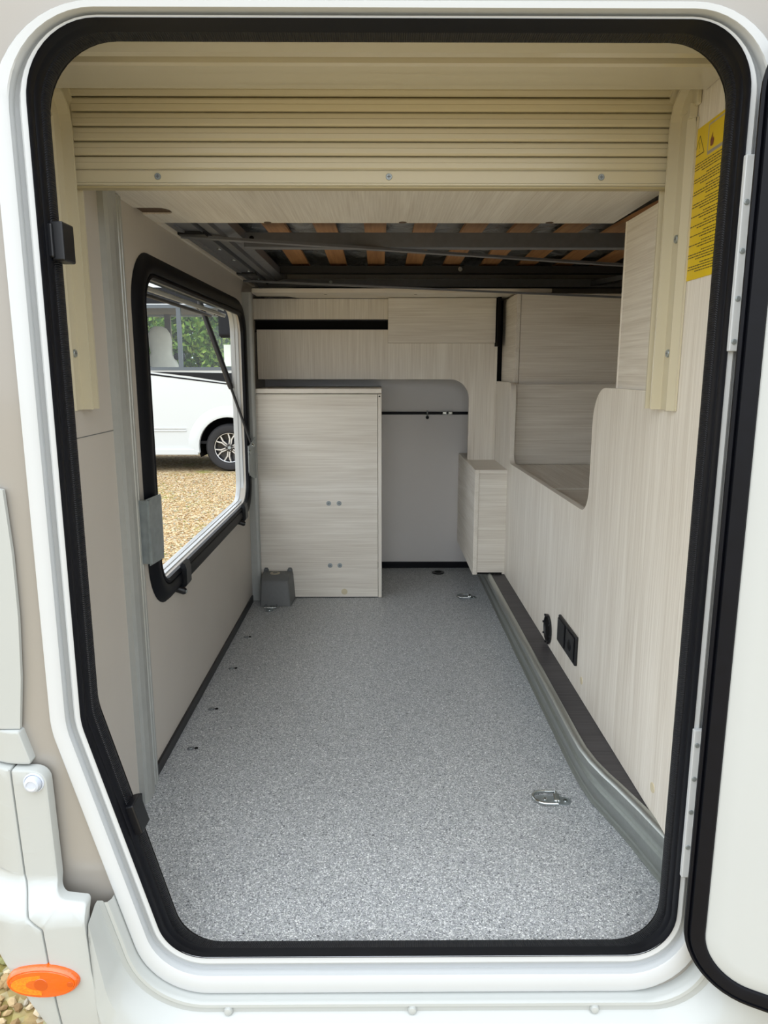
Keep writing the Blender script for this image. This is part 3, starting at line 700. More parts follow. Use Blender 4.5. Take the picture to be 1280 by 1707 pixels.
# bed frame of grey steel with wooden slats
t = thing('bed', 'grey steel bed base with bent wooden slats overhead', 'bed', (0, 2.2, 1.15))
bm = nb(); box(bm, -.4715, -.462, 1.616, 2.798, 1.146, 1.158); obj('batten', bm, M['wood_y'], t)
bm = nb(); extr(bm, [(-.461, 1.152), (-.446, 1.150), (-.444, 1.154), (-.408, 1.154), (-.404, 1.150), (-.403, 1.185), (-.461, 1.185)], 'Y', 1.616, 2.798); sr = obj('side_rail', bm, M['steel_dark'], t)
for y in (1.80, 1.99, 2.18, 2.42, 2.62): 
    bm = nb(); disc(bm, (-.420, y, 1.154), (0, 0, -1), .0065, .003, 12); obj('bolt', bm, M['chrome'], sr)
bm = nb(); extr(bm, [(-.397, 1.156), (-.370, 1.154), (-.368, 1.150), (-.366, 1.160), (-.342, 1.166), (-.342, 1.19), (-.397, 1.19)], 'Y', 1.616, 2.798); obj('side_rail', bm, M['steel_dark'], t)
def beam(y, z0, z1, x0, x1, m_):
    bm = nb(); extr(bm, [(y, z0), (y+.003, z0-.0015), (y+.035, z0-.0015), (y+.035, z0+.002), (y+.004, z0+.002), (y+.003, z1-.003), (y+.035, z1-.003), (y+.035, z1), (y, z1)], 'X', x0, x1); return obj('cross_beam', bm, M[m_], t)
beam(1.94, 1.151, 1.186, -.345, .995, 'steel_dark'); beam(2.72, 1.139, 1.166, -.44, .995, 'steel_dark'); beam(2.60, 1.172, 1.195, -.345, .995, 'steel_black')
bm = nb(); disc(bm, (-.325, 1.94, 1.172), (0, -1, 0), .006, .002, 12); obj('hole', bm, M['black_matt'], t)
bm = nb(); disc(bm, (-.405, 2.72, 1.153), (0, -1, 0), .006, .002, 12); obj('hole', bm, M['black_matt'], t)
bm = nb(); disc(bm, (.28, 2.598, 1.184), (0, -1, 0), .008, .004, 12); obj('bolt', bm, M['chrome'], t)
bm = nb(); disc(bm, (-.175, 2.72, 1.155), (0, -1, 0), .006, .004, 12); obj('bolt', bm, M['galv'], t)
def flat(a_, b_, w=.016, h=.003, m_='steel_dark', nm='flat_bar'):
    bm = nb(); a_, b_ = Vector(a_), Vector(b_); d = (b_-a_).normalized(); s = Vector((0, 0, 1)).cross(d).normalized(); u = d.cross(s)
    q = [a_+s*w/2-u*h, a_-s*w/2-u*h, a_-s*w/2+u*h, a_+s*w/2+u*h]; r_ = [p+(b_-a_) for p in q]
    V = [bm.verts.new(p) for p in q+r_]
    for f in ((0, 1, 2, 3), (7, 6, 5, 4), (0, 4, 5, 1), (1, 5, 6, 2), (2, 6, 7, 3), (3, 7, 4, 0)): bm.faces.new([V[k] for k in f])
    return obj(nm, bm, M[m_], t)
flat((-.462, 1.775, 1.148), (.80, 2.24, 1.144), .022); flat((-.462, 2.56, 1.140), (.90, 2.52, 1.080), .012, .003, 'steel_dark')
flat((.78, 2.72, 1.150), (.92, 2.42, 1.160), .03, .008)
for y in (1.745, 2.44):
    bm = nb(); box(bm, -.470, -.40, y, y+.035, 1.1465, 1.153); obj('rail_bracket', bm, M['steel_black'], t)
for i in range(10):
    x = -.273+.1315*i
    bm = nb(); pts = []
    for k in range(9):
        y = 1.60+1.10*k/8; z = 1.200+.012*math.sin(math.pi*k/8)
        pts.append((y, z))
    pr = pts+[(y, z+.008) for y, z in pts[::-1]]
    extr(bm, pr, 'X', x-.0290, x+.0290); obj('bed_slat', bm, M['slat_wood'], t)
t = thing('mattress', 'film-wrapped mattress lying on the bed slats', 'mattress', (.25, 2.2, 1.225))
bm = nb(); bmesh.ops.create_grid(bm, x_segments=60, y_segments=50, size=.5)
for v in bm.verts:
    x, y = v.co.x, v.co.y; v.co = Vector((.26+x*1.46, 2.28+y*1.5, 1.232+.004*math.sin(x*70+y*31)+.003*math.sin(y*83-x*22)))
g = bmesh.ops.extrude_face_region(bm, geom=bm.faces[:]); bmesh.ops.translate(bm, verts=[q for q in g['geom'] if isinstance(q, bmesh.types.BMVert)], vec=(0, 0, .13))
obj('film_wrap', bm, M['film'], t, smooth=True)

# ---------------------------------------------------------------- roller shutter
t = thing('roller_shutter', 'cream plastic roller shutter rolled up across the top of the opening', 'shutter', (0, 1.165, 1.112))
def sh_path(s):
    """s metres up from the bottom bar's top: vertical then curving forward"""
    s0, r_ = .082, .050
    if s < s0: return Vector((1.166, 1.1365+s)), Vector((0, 1))
    a_ = min((s-s0)/r_, math.pi/2); p = Vector((1.166-r_*(1-math.cos(a_)), 1.1365+s0+r_*math.sin(a_))); d = Vector((-math.sin(a_), math.cos(a_)))
    if (s-s0)/r_ > math.pi/2: p += d*((s-s0)-r_*math.pi/2)
    return p, d
for i in range(9):
    s0 = -.001+i*.0203; bm = nb(); prof = []
    for q, o in ((.0006, .0), (.0014, -.0022), (.004, -.0040), (.0105, -.0046), (.0115, -.0040), (.0170, -.0042), (.0190, -.0028), (.0196, .0)):
        p, d = sh_path(s0+q); n_ = Vector((-d.y, d.x)); 
        prof.append(p+Vector((d.y, -d.x))*o)
    back = []
    for q in (.0196, .0006):
        p, d = sh_path(s0+q); back.append(p+Vector((d.y, -d.x))*.003)
    extr(bm, [(p.x, p.y) for p in prof+back], 'X', -.455, .438); obj('shutter_slat', bm, M['cream'], t)
bm = nb(); p0 = []
for k in range(14):
    p, d = sh_path(k*.0135-.002); p0.append((p, p+Vector((d.y, -d.x))*.006))
extr(bm, [(p.x+.0035, p.y) for p, q in p0]+[(q.x, q.y) for p, q in p0[::-1]], 'X', -.45, .433); obj('shutter_backing', bm, mat('shutter_joint_brown', (120, 108, 78), .6), t)
bm = nb(); extr(bm, [(1.160, 1.1125), (1.1585, 1.1145), (1.1585, 1.1165), (1.1605, 1.118), (1.1600, 1.134), (1.162, 1.1362), (1.172, 1.1362), (1.172, 1.1125)], 'X', -.457, .440)
bb = obj('bottom_bar', bm, M['cream'], t)
for x in (-.332, .015, .335): screw(bb, (x, 1.1601, 1.1262), (0, -1, 0), .0048, h=.0018)
bm = nb(); box(bm, -.457, .440, 1.157, 1.1745, 1.1095, 1.1125, .0008); obj('bottom_lip', bm, mat('lip_olive', (176, 164, 128), .4), bb)
# guide rails: base flange on the wall, lip, screws; the top bends forward
def grail(side):
    xw = -.471 if side < 0 else .4495; s = 1 if side < 0 else -1
    g = bpy.data.objects.new('guide_rail', None); COL.objects.link(g); g.parent = t; g.location = Vector((xw, 1.14, .78))-t.location
    pr = [(0, 1.095), (.003, 1.095), (.003, 1.098), (.0105, 1.110), (.0105, 1.113), (.004, 1.116), (.004, 1.148), (.019, 1.150), (.0195, 1.153), (.004, 1.155), (.004, 1.172), (.019, 1.1735), (.019, 1.178), (0, 1.178)]
    # swept straight up, then forward
    path = [(0, .780, 0)] + [(0, 1.19, 0)] + [(-.06*(1-math.cos(a_)), 1.19+.06*math.sin(a_), a_) for a_ in [R(k) for k in (12, 24, 36, 50, 65, 80)]]
    bm = nb(); rings = []
    for dy, z, a_ in path:
        cy = 1.166
        rings.append([Vector((xw+s*q[0], cy+dy+(q[1]-cy)*math.cos(a_), z+(q[1]-cy)*math.sin(a_))) for q in pr])
    loft(bm, rings); v = bm.verts[:]; k = len(pr); bm.faces.new(v[:k]); bm.faces.new(v[-k:])
    obj('rail_profile', bm, M['cream'], g)
    for z in ((.866,) if side < 0 else (.866, 1.033)): screw(g, (xw+s*.004, 1.132, z), (s, 0, 0), .006, h=.003)
    if side < 0:
      bm = nb(); xa, xb = sorted((xw, xw+s*.004)); box(bm, xa, xb, 1.072, 1.0945, .99, 1.165, .001); obj('slotted_strip', bm, M['cream'], g)
      for z in (1.03, 1.09, 1.14):
        bm = nb(); xa, xb = sorted((xw+s*.0038, xw+s*.0046)); box(bm, xa, xb, 1.078, 1.083, z, z+.014); obj('slot', bm, mat_slot, g)
    for z in (.833, .90, 1.01, 1.12):
        bm = nb(); box(bm, xw+s*.0035, xw+s*.0046, 1.1165, 1.1195, z, z+.022) if s > 0 else box(bm, xw+s*.0046, xw+s*.0035, 1.1165, 1.1195, z, z+.022)
        obj('slot', bm, mat_slot, g)
mat_slot = mat('slot_shade', (150, 140, 108), .6)
grail(-1); grail(1)
# cream pelmet above, glossy with one groove
bm = nb()
pr = [(.926, 1.30), (.926, 1.2285), (.985, 1.2270), (.992, 1.2245), (.994, 1.2275), (.996, 1.2360), (1.003, 1.2360), (1.004, 1.2225), (1.008, 1.2200), (1.030, 1.2190), (1.062, 1.2180), (1.076, 1.2178), (1.083, 1.2200), (1.086, 1.2240), (1.090, 1.30)]
extr(bm, pr, 'X', -.4715, .449)
tag(obj('pelmet', bm, M['cream_gloss'], None, loc=(0, 1.0, 1.22)), 'glossy cream pelmet box above the roller shutter inside the opening', 'pelmet')
bm = nb(); box(bm, .4425, .4495, 1.09, 1.16, 1.205, 1.235, .002); box(bm, .438, .4495, 1.10, 1.11, 1.19, 1.21, .001)
tag(obj('rail_bracket', bm, M['cream'], None, loc=(.45, 1.12, 1.2)), 'small cream bracket above the right guide rail', 'bracket')

# ---------------------------------------------------------------- yellow warning sticker on the right wall
t = thing('warning_sticker', 'yellow printed warning sticker on the right wall by the guide rail', 'sticker', (.4495, 1.03, .97))
SY0, SY1, SZ0, SZ1 = .955, 1.110, .968, 1.173
bm = nb(); box(bm, .4491, .4497, SY0, SY1, SZ0, SZ1); obj('sticker_sheet', bm, M['yellow'], t)
xs = .4490
def q4(bm, y0, y1, z0, z1):
    vs = [bm.verts.new(Vector((xs, y, z))) for y, z in ((y0, z0), (y1, z0), (y1, z1), (y0, z1))]; bm.faces.new(vs)
def strip(bm, a_, b_, w):
    a_, b_ = Vector(a_), Vector(b_); d = (b_-a_).normalized(); n_ = Vector((-d.y, d.x))*w/2
    vs = [bm.verts.new(Vector((xs, p.x, p.y))) for p in (a_+n_, b_+n_, b_-n_, a_-n_)]; bm.faces.new(vs)
bm = nb(); A, B, C_ = (1.100, 1.1385), (1.082, 1.1640), (1.064, 1.1345)   # triangle (seen from inside, Y runs towards the left of the print)
A, B, C_ = (1.101, 1.137), (1.085, 1.162), (1.069, 1.137)
strip(bm, A, B, .0014); strip(bm, B, C_, .0014); strip(bm, C_, A, .0014); strip(bm, (1.085, 1.153), (1.085, 1.145), .0014); q4(bm, 1.0842, 1.0858, 1.1408, 1.1424)
obj('warning_triangle', bm, M['print_dark'], t)
bm = nb(); y0, y1, z0, z1 = .962, 1.058, 1.133, 1.168
for a_, b_ in (((y0, z0), (y1, z0)), ((y1, z0), (y1, z1)), ((y1, z1), (y0, z1)), ((y0, z1), (y0, z0))): strip(bm, a_, b_, .0022)
strip(bm, (y0, z0-.002), (y1, z0-.002), .003)
obj('print_border', bm, M['print_grey'], t)
bm = nb(); fp = [(1.050, 1.139), (1.0455, 1.138), (1.041, 1.139), (1.0395, 1.145), (1.042, 1.149), (1.0435, 1.147), (1.045, 1.156), (1.0485, 1.150), (1.051, 1.146)]
bm.faces.new([bm.verts.new(Vector((xs, y, z))) for y, z in fp]); obj('flame_symbol', bm, M['print_red'], t)
bm = nb(); rnd = random.Random(5); z = 1.124
while z > SZ0+.008:
    blk = rnd.randint(3, 4)
    for k in range(blk):
        if z < SZ0+.008: break
        w = (SY1-SY0-.02)*(1 if k < blk-1 else rnd.uniform(.3, .7))*rnd.uniform(.9, 1)
        if k == 0 and rnd.random() < .5: w *= .35
        c_ = (SY0+SY1)/2+rnd.uniform(-.002, .002); y = c_-w/2
        while y < c_+w/2:
            l = rnd.uniform(.003, .010); q4(bm, y, min(y+l, c_+w/2), z, z+.0015); y += l+.0012
        z -= .0036
    z -= .0022
obj('printed_text', bm, M['print_dark'], t)

# ================================================================ OUTSIDE OF OUR VEHICLE
# lower left corner panels: relief surfaces with real thickness
def bulge(z):
    k = min(1, max(0, (.190-z)/.05)); k = k*k*(3-2*k)
    k2 = min(1, max(0, (.05-z)/.20)); return -.030*k+.03*k2*k2
def relief(name, P, rad, ybase, m_, parent, bev=.004, rounder=True, nb_=24):
    pp = []; raw_ = [p for p in rpoly(P, rad, 6)]
    raw_ = [p for i, p in enumerate(raw_) if (p-raw_[i-1]).length > 1e-5]
    for i, p in enumerate(raw_):
        q = raw_[(i+1) % len(raw_)]; m = max(1, int((q-p).length/.006)); pp += [p.lerp(q, k/m) for k in range(m)]
    ar = sum(pp[i].x*pp[(i+1) % len(pp)].y-pp[(i+1) % len(pp)].x*pp[i].y for i in range(len(pp))); sg = 1 if ar > 0 else -1
    def inset(r_):
        out = []
        for i, p in enumerate(pp):
            d = (pp[(i+1) % len(pp)]-pp[i-1]).normalized(); out.append(p+Vector((-d.y, d.x))*sg*r_)
        return out
    def Y(x, z): r_ = max(0, -.455-x); return ybase+(bulge(z) if rounder else 0)+(r_*r_*6 if rounder else 0)
    bm = nb(); rr = []
    for r_, dy in ((0, .016), (0, .003), (.0008, .0010), (.003, 0)):
        ip = inset(r_); rr.append([Vector((p.x, Y(p.x, p.y)+dy, p.y)) for p in ip])
    loft(bm, rr)
    b2 = nb(); ip = inset(.003); fill(b2, [XZ(ip, 0)], (0, -1, 0))
    zs = [p.y for p in ip]; xs_ = [p.x for p in ip]
    for k in range(1, nb_):
        z = min(zs)+(max(zs)-min(zs))*k/nb_; bmesh.ops.bisect_plane(b2, geom=b2.verts[:]+b2.edges[:]+b2.faces[:], plane_co=(0, 0, z), plane_no=(0, 0, 1))
    for k in range(1, 6):
        x = min(xs_)+(max(xs_)-min(xs_))*k/6; bmesh.ops.bisect_plane(b2, geom=b2.verts[:]+b2.edges[:]+b2.faces[:], plane_co=(x, 0, 0), plane_no=(1, 0, 0))
    for v in b2.verts: v.co.y = Y(v.co.x, v.co.z)
    mt = bpy.data.meshes.new('t'); b2.to_mesh(mt); b2.free(); bm.from_mesh(mt); bpy.data.meshes.remove(mt)
    bmesh.ops.remove_doubles(bm, verts=bm.verts, dist=.0003)
    return obj(name, bm, m_, parent, smooth=True)
t = thing('corner_panel', 'white plastic rear corner panel at the lower left outside', 'panel', (-.45, .84, .1))
relief('upper_cover', [(-.53, .3895), (-.4585, .3900), (-.4470, .3480), (-.4490, .3440), (-.53, .3430)], [0, .004, .004, .002, 0], .846, M['white_abs'], t)
cp_r = relief('corner_shell', [(-.4705, .3410), (-.4255, .3405), (-.4228, .1900), (-.4212, .1660), (-.3800, .1630), (-.3795, .1500), (-.3760, .0700), (-.3560, -.060), (-.4195, -.060), (-.4300, .0700), (-.4345, .1330), (-.4520, .1480), (-.4660, .1900)], [.004, .018, .0, .022, .006, .004, 0, 0, 0, .002, .006, .01, .01], .838, M['white_abs'], t)
relief('rear_shell', [(-.53, .3410), (-.4718, .3410), (-.4672, .1900), (-.4532, .1470), (-.4357, .1320), (-.4312, .0700), (-.4207, -.060), (-.4450, -.012), (-.4750, .052), (-.5000, .085), (-.53, .105)], [0, .002, .01, .01, .006, .002, 0, 0, .01, 0, 0], .838, M['white_abs'], t)
bm = nb(); rr = []
c0 = Vector((-.4415, .8385, .3240))
for r_, y_ in ((.0135, .0005), (.0132, -.0015), (.0118, -.0022), (.0108, -.0010), (.0105, -.0045), (.0090, -.0080), (.0065, -.0092), (.0052, -.0078), (.002, -.0078)):
    rr.append([c0+Vector((r_*math.cos(2*math.pi*k/28), y_, r_*math.sin(2*math.pi*k/28))) for k in range(28)])
loft(bm, rr); bm.faces.new(bm.verts[-28:]); obj('screw_cap', bm, mat('translucent_white_cap', (192, 200, 212), .2, coat=.5), t, smooth=True)
# white body panel further up at the left
bm = nb(); P = [(-.53, 1.1), (-.447, .75), (-.4455, .68), (-.448, .60), (-.4520, .50), (-.4590, .392), (-.53, .392)]
P = [(-.53, .80), (-.4560, .80), (-.4478, .66), (-.4475, .58), (-.4500, .48), (-.4590, .392), (-.53, .392)]
P = [(-.53, .72), (-.4500, .70), (-.4465, .62), (-.4470, .54), (-.4515, .46), (-.4590, .3915), (-.53, .3915)]
fill(bm, [XZ(P, .8575)], (0, -1, 0), (0, -.006, 0)); obj('side_cover', bm, M['white_abs'], t)
# amber side marker
t = thing('side_marker', 'oval amber side marker lamp on the white corner panel', 'lamp', (-.4335, .808, .068))
def ell(a_, b_, y_, cx=-.4385, cz=.0600): return [Vector((cx+a_*math.cos(2*math.pi*k/48)*(1 if abs(math.cos(2*math.pi*k/48)) < .95 else 1), y_, cz+b_*math.sin(2*math.pi*k/48))) for k in range(48)]
Ym = .808
bm = nb(); loft(bm, [ell(.0470, .0228, Ym+.006), ell(.0475, .0232, Ym-.001), ell(.0460, .0220, Ym-.006), ell(.0440, .0203, Ym-.0075), ell(.0425, .0188, Ym-.0070), ell(.0420, .0183, Ym-.0082), ell(.027, .011, Ym-.0092), ell(.012, .005, Ym-.0096)]); bm.faces.new(bm.verts[-48:])
obj('lens', bm, M['orange'], t, smooth=True)
bm = nb(); pp = [(-.4385, .0590+.0145)]+[(-.4385-.039*math.sin(a_), .0590+.0160*math.cos(a_)*.9) for a_ in [R(k) for k in range(10, 171, 10)]]+[(-.4385, .0590-.0145)]
fill(bm, [XZ(pp, Ym-.0088)], (0, -1, 0), (0, -.0006, 0)); obj('reflector', bm, M['orange_light'], t)
bm = nb(); tube(bm, [(-.4385, Ym-.0090, .0605), (-.4385, Ym-.0100, .0605)], [.0095, .0085], 24); obj('bulb_dome', bm, M['orange_dark'], t)
for x in (-.4755, -.4015):
    bm = nb(); tube(bm, [(x, Ym-.006, .0600), (x, Ym-.0092, .0600)], [.0045, .0035], 16); obj('screw_well', bm, M['orange_dark'], t)
# moulded skirt under the opening with studs
t = thing('sill_skirt', 'white moulded sill skirt below the garage opening', 'skirt', (0, .83, -.05))
def sk(o, y, ol=None, zl=None):
    P = offpoly(BASE, [.1, o, o, o, o]); ml, bl, br, tr = P[4], P[3], P[2], P[1]
    d = (ml-bl).normalized(); a_ = bl+d*((.148-bl.y)/d.y) if ol is None else Vector((ol, zl))
    tr = Vector((tr.x, .15))
    pts = [a_, bl, br, tr]
    r_ = .062+o
    full = rpoly([a_, bl, br, tr], [0, r_, r_, 0], 14)
    return XZ(full, y)
rings = [sk(.0415, .861), sk(.0430, .846), sk(.0460, .8405), sk(.0500, .8400), sk(.0530, .8430), sk(.0600, .8430), sk(.0640, .8360), sk(.0720, .8240, -.3765, .1430), sk(.0850, .8120, -.3765, .139), sk(.115, .8080, -.376, .125), sk(.17, .8150, -.375, .11), sk(.26, .840, -.374, .09)]
for rg in rings:
    for p in rg:
        if p.x < -.3765: p.x = -.3765
bm = nb(); loft(bm, rings, closed=False); obj('skirt_moulding', bm, M['white_abs'], t, smooth=True)
for x in (-.2085, .0445, .296):
    bm = nb(); tube(bm, [(x, .8440, -.0235+.0), (x, .8400, -.0235), (x, .8375, -.0235), (x, .8365, -.0235)], [.0062, .0062, .0050, .002], 20); obj('stud', bm, M['white_abs'], t, smooth=True)

# ================================================================ MOTORHOME OUTSIDE THE HATCH
VX, VY, VZ = -2.17, 10.4, -.6
van = thing('motorhome', 'white motorhome with black trim parked on the gravel seen through the hatch', 'motorhome', (VX, VY, VZ))
def v3(x, y, z): return Vector((VX+x, VY+y, VZ+z))
def arc(cx, cz, r_, a0, a1, n): return [(cx+r_*math.cos(R(a0+(a1-a0)*k/n)), cz+r_*math.sin(R(a0+(a1-a0)*k/n))) for k in range(n+1)]
win = rpoly([(-1.14, 1.455), (.46, 1.455), (.10, 2.33), (-1.14, 2.33)], [.09, .03, .05, .09], 8)
def side(y, th, win=win):
    out = [(-3.4, .26), (-.43, .26)] + arc(0, .36, .43, 190, -10, 20) + [(.46, .26), (.78, .32), (.92, .55), (.95, 1.0), (.90, 1.35), (.62, 1.50), (.12, 2.45), (-.10, 2.75), (-3.4, 2.85)]
    bm = nb(); fill(bm, [[v3(x, y, z) for x, z in out], [v3(p.x, y, p.y) for p in win]], (0, 1, 0), (0, th, 0)); return bm
obj('side_wall', side(0, .05), M['van_white'], van); win2 = [Vector(q) for q in ((-2.7, 1.455), (.46, 1.455), (.10, 2.33), (-2.7, 2.33))]; obj('side_wall', side(2.1, .05, win2), M['van_white'], van)
bm = nb(); roof = [(-3.4, 2.85), (-.10, 2.75), (-.10, 2.71), (-3.4, 2.80)]; extr(bm, [(VX+x, VZ+z) for x, z in roof], 'Y', VY+.05, VY+2.1); obj('roof', bm, M['van_white'], van)
bm = nb(); extr(bm, [(VX+x, VZ+z) for x, z in [(.95, 1.0), (.90, 1.35), (.62, 1.50), (.58, 1.46), (.86, 1.32), (.90, 1.0), (.86, .55), (.74, .36), (.78, .32), (.92, .55)]], 'Y', VY+.05, VY+2.1); obj('front_mask', bm, M['van_white'], van)
bm = nb(); extr(bm, [(VX+x, VZ+z) for x, z in [(.62, 1.50), (.12, 2.45), (.11, 2.44), (.61, 1.49)]], 'Y', VY+.05, VY+2.1); obj('windscreen', bm, M['glass'], van)
bm = nb(); box(bm, VX-3.4, VX+.85, VY+.06, VY+2.1, VZ+.40, VZ+.44); obj('underfloor', bm, M['van_black'], van)
bm = nb(); box(bm, VX-3.4, VX-3.36, VY+.05, VY+2.1, VZ+.30, VZ+2.8); obj('rear_wall', bm, M['van_white'], van)
bm = nb(); box(bm, VX-3.36, VX+.6, VY+.05, VY+2.1, VZ+1.02, VZ+1.06); obj('cab_floor', bm, M['van_inside'], van)
bm = nb(); box(bm, VX-3.36, VX+.0, VY+.055, VY+2.09, VZ+2.36, VZ+2.40); obj('cab_ceiling', bm, M['van_inside'], van)
bm = nb(); box(bm, VX-2.9, VX-2.87, VY+.06, VY+2.09, VZ+1.06, VZ+2.36); obj('cab_partition', bm, M['van_inside'], van)
bm = nb(); box(bm, VX-.22, VX+.50, VY+.25, VY+1.9, VZ+1.30, VZ+1.44, .05); obj('dashboard', bm, M['van_black'], van)
bm = nb(); box(bm, VX-.30, VX+.04, VY+1.0, VY+1.5, VZ+2.24, VZ+2.31, .03); obj('sun_visor', bm, M['seat'], van)
# window surround, pillar, panes
def wring(o, y): 
    P = offpoly([(-1.14, 1.455), (.46, 1.455), (.10, 2.33), (-1.14, 2.33)], [o]*4); return [v3(p.x, y, p.y) for p in rpoly(P, [.09+o*.5]*1+[.03, .05, .09+o*.5], 8)]
bm = nb(); loft(bm, [wring(.012, -.001), wring(.012, -.012), wring(-.035, -.012), wring(-.035, .03)]); obj('window_frame', bm, M['van_frame'], van)
bm = nb(); loft(bm, [wring(.024, -.001), wring(.024, -.008), wring(.012, -.009), wring(.012, -.001)]); obj('frame_bead', bm, M['van_white'], van)
bm = nb(); box(bm, VX-.66, VX-.60, VY-.010, VY+.03, VZ+1.47, VZ+2.32); obj('window_pillar', bm, M['van_frame'], van)
bm = nb(); fill(bm, [[v3(p.x, .012, p.y) for p in win]], (0, 1, 0)); obj('pane', bm, M['glass'], van)
bm = nb(); fill(bm, [[v3(p.x, 2.12, p.y) for p in win2]], (0, 1, 0)); obj('pane', bm, M['glass'], van)
# far side pillar seen through the cab
bm = nb(); extr(bm, [(VX+x, VZ+z) for x, z in [(-.05, 2.20), (.02, 2.20), (.42, 1.46), (.33, 1.46)]], 'Y', VY+2.06, VY+2.09); obj('far_pillar', bm, M['van_white'], van)
bm = nb(); box(bm, VX-1.42, VX-1.32, VY+2.04, VY+2.09, VZ+1.06, VZ+2.36); obj('far_pillar', bm, M['van_inside'], van)
# black bands and stripes on the side
def decal(P, m_, nm, y=-.004):
    bm = nb(); fill(bm, [[v3(x, y, z) for x, z in P]], (0, 1, 0), (0, .0035, 0)); obj(nm, bm, M[m_], van)
decal([(-3.4, 2.345), (.05, 2.345), (.02, 2.56), (-3.4, 2.60)], 'van_black', 'roof_band')
decal([(-1.05, 1.425), (.62, 1.40), (.62, 1.22), (.25, 1.245), (-.5, 1.36)], 'van_black', 'stripe')
decal([(-3.4, 1.56), (-1.2, 1.420), (.62, 1.185), (.62, 1.172), (-1.2, 1.395), (-3.4, 1.52)], 'van_black', 'stripe')
for z in (.62, .585):
    bm = nb(); box(bm, VX-3.4, VX-.60, VY-.012, VY, VZ+z, VZ+z+.014, .004); obj('side_crease', bm, M['van_white'], van)
bm = nb(); box(bm, VX-3.4, VX-.44, VY-.03, VY+.04, VZ+.245, VZ+.335, .012); obj('sill', bm, M['van_white'], van)
bm = nb(); rr = []
for r_, y_ in ((.425, .02), (.428, -.030), (.450, -.034), (.50, -.030), (.56, -.012), (.59, .001)): rr.append([v3(x, y_, z) for x, z in arc(0, .36, r_, 190, -10, 28)])
loft(bm, rr, closed=False); obj('wheel_arch', bm, M['van_white'], van, smooth=True)
bm = nb(); rr = [[v3(x, y_, z) for x, z in arc(0, .36, .44, 200, -20, 20)] for y_ in (.0, .45)]; loft(bm, rr, closed=False)
bm.faces.new([bm.verts.new(v3(x, .45, z)) for x, z in arc(0, .36, .44, 200, -20, 20)]); obj('arch_liner', bm, M['black_matt'], van)
# wheels
def wheel(cx, y0, sgn):
    wr_ = bpy.data.objects.new('wheel', None); COL.objects.link(wr_); wr_.parent = van; wr_.location = (cx, y0, .345)
    bm = nb(); rr = []
    for r_, y_ in ((.215, .03), (.225, .0), (.26, -.012), (.315, -.006), (.338, .02), (.345, .06), (.345, .17), (.338, .21), (.30, .235), (.22, .22)):
        rr.append([Vector((r_*math.cos(2*math.pi*k/56), y_*sgn, r_*math.sin(2*math.pi*k/56))) for k in range(56)])
    loft(bm, rr); obj('tyre', bm, M['tyre'], wr_, smooth=True, raw=True)
    bm = nb(); rr = []
    for r_, y_ in ((.222, .004), (.218, -.002), (.208, .0), (.203, .02), (.195, .10), (.05, .11)): rr.append([Vector((r_*math.cos(2*math.pi*k/56), y_*sgn, r_*math.sin(2*math.pi*k/56))) for k in range(56)])
    loft(bm, rr); bm.faces.new(bm.verts[-56:]); obj('rim', bm, M['rim_black'], wr_, smooth=True, raw=True)
    bm = nb(); rr = []
    for r_, y_ in ((.216, .002), (.213, -.004), (.205, -.003), (.203, .006)): rr.append([Vector((r_*math.cos(2*math.pi*k/56), y_*sgn, r_*math.sin(2*math.pi*k/56))) for k in range(56)])
    loft(bm, rr); obj('rim_lip', bm, M['rim_silver'], wr_, smooth=True, raw=True)
    for k in range(6):
        a_ = 2*math.pi*k/6+.35; ca, sa = math.cos(a_), math.sin(a_)
        T = lambda r_, s_: (r_*ca-s_*sa, r_*sa+s_*ca)
        bm = nb()
        for sd in (1, -1):
            P = [T(.055, sd*.006), T(.13, sd*.004), T(.204, sd*.040), T(.202, sd*.058), T(.125, sd*.024), T(.055, sd*.022)]
            vs = [bm.verts.new(Vector((x, .008*sgn, z))) for x, z in P]+[bm.verts.new(Vector((x, .035*sgn, z))) for x, z in P]
            bm.faces.new(vs[:6]); bm.faces.new(vs[6:][::-1])
            for q in range(6): bm.faces.new((vs[q], vs[(q+1) % 6], vs[6+(q+1) % 6], vs[6+q]))
        obj('spoke', bm, M['rim_silver'], wr_, raw=True)
    bm = nb(); tube(bm, [(0, .05*sgn, 0), (0, .006*sgn, 0), (0, .002*sgn, 0)], [.06, .058, .05], 32); obj('hub', bm, M['rim_black'], wr_, raw=True)
    bm = nb(); tube(bm, [(0, .003*sgn, 0), (0, -.004*sgn, 0)], [.026, .022], 24); obj('hub_cap', bm, M['galv'], wr_, raw=True)
    for k in range(5):
        a_ = 2*math.pi*k/5; bm = nb(); x, z = .042*math.cos(a_), .042*math.sin(a_); tube(bm, [(x, .006*sgn, z), (x, -.004*sgn, z)], .006, 8); obj('wheel_nut', bm, M['rim_silver'], wr_, raw=True)
    return wr_
wheel(0, .02, 1); wheel(0, 2.12, -1)
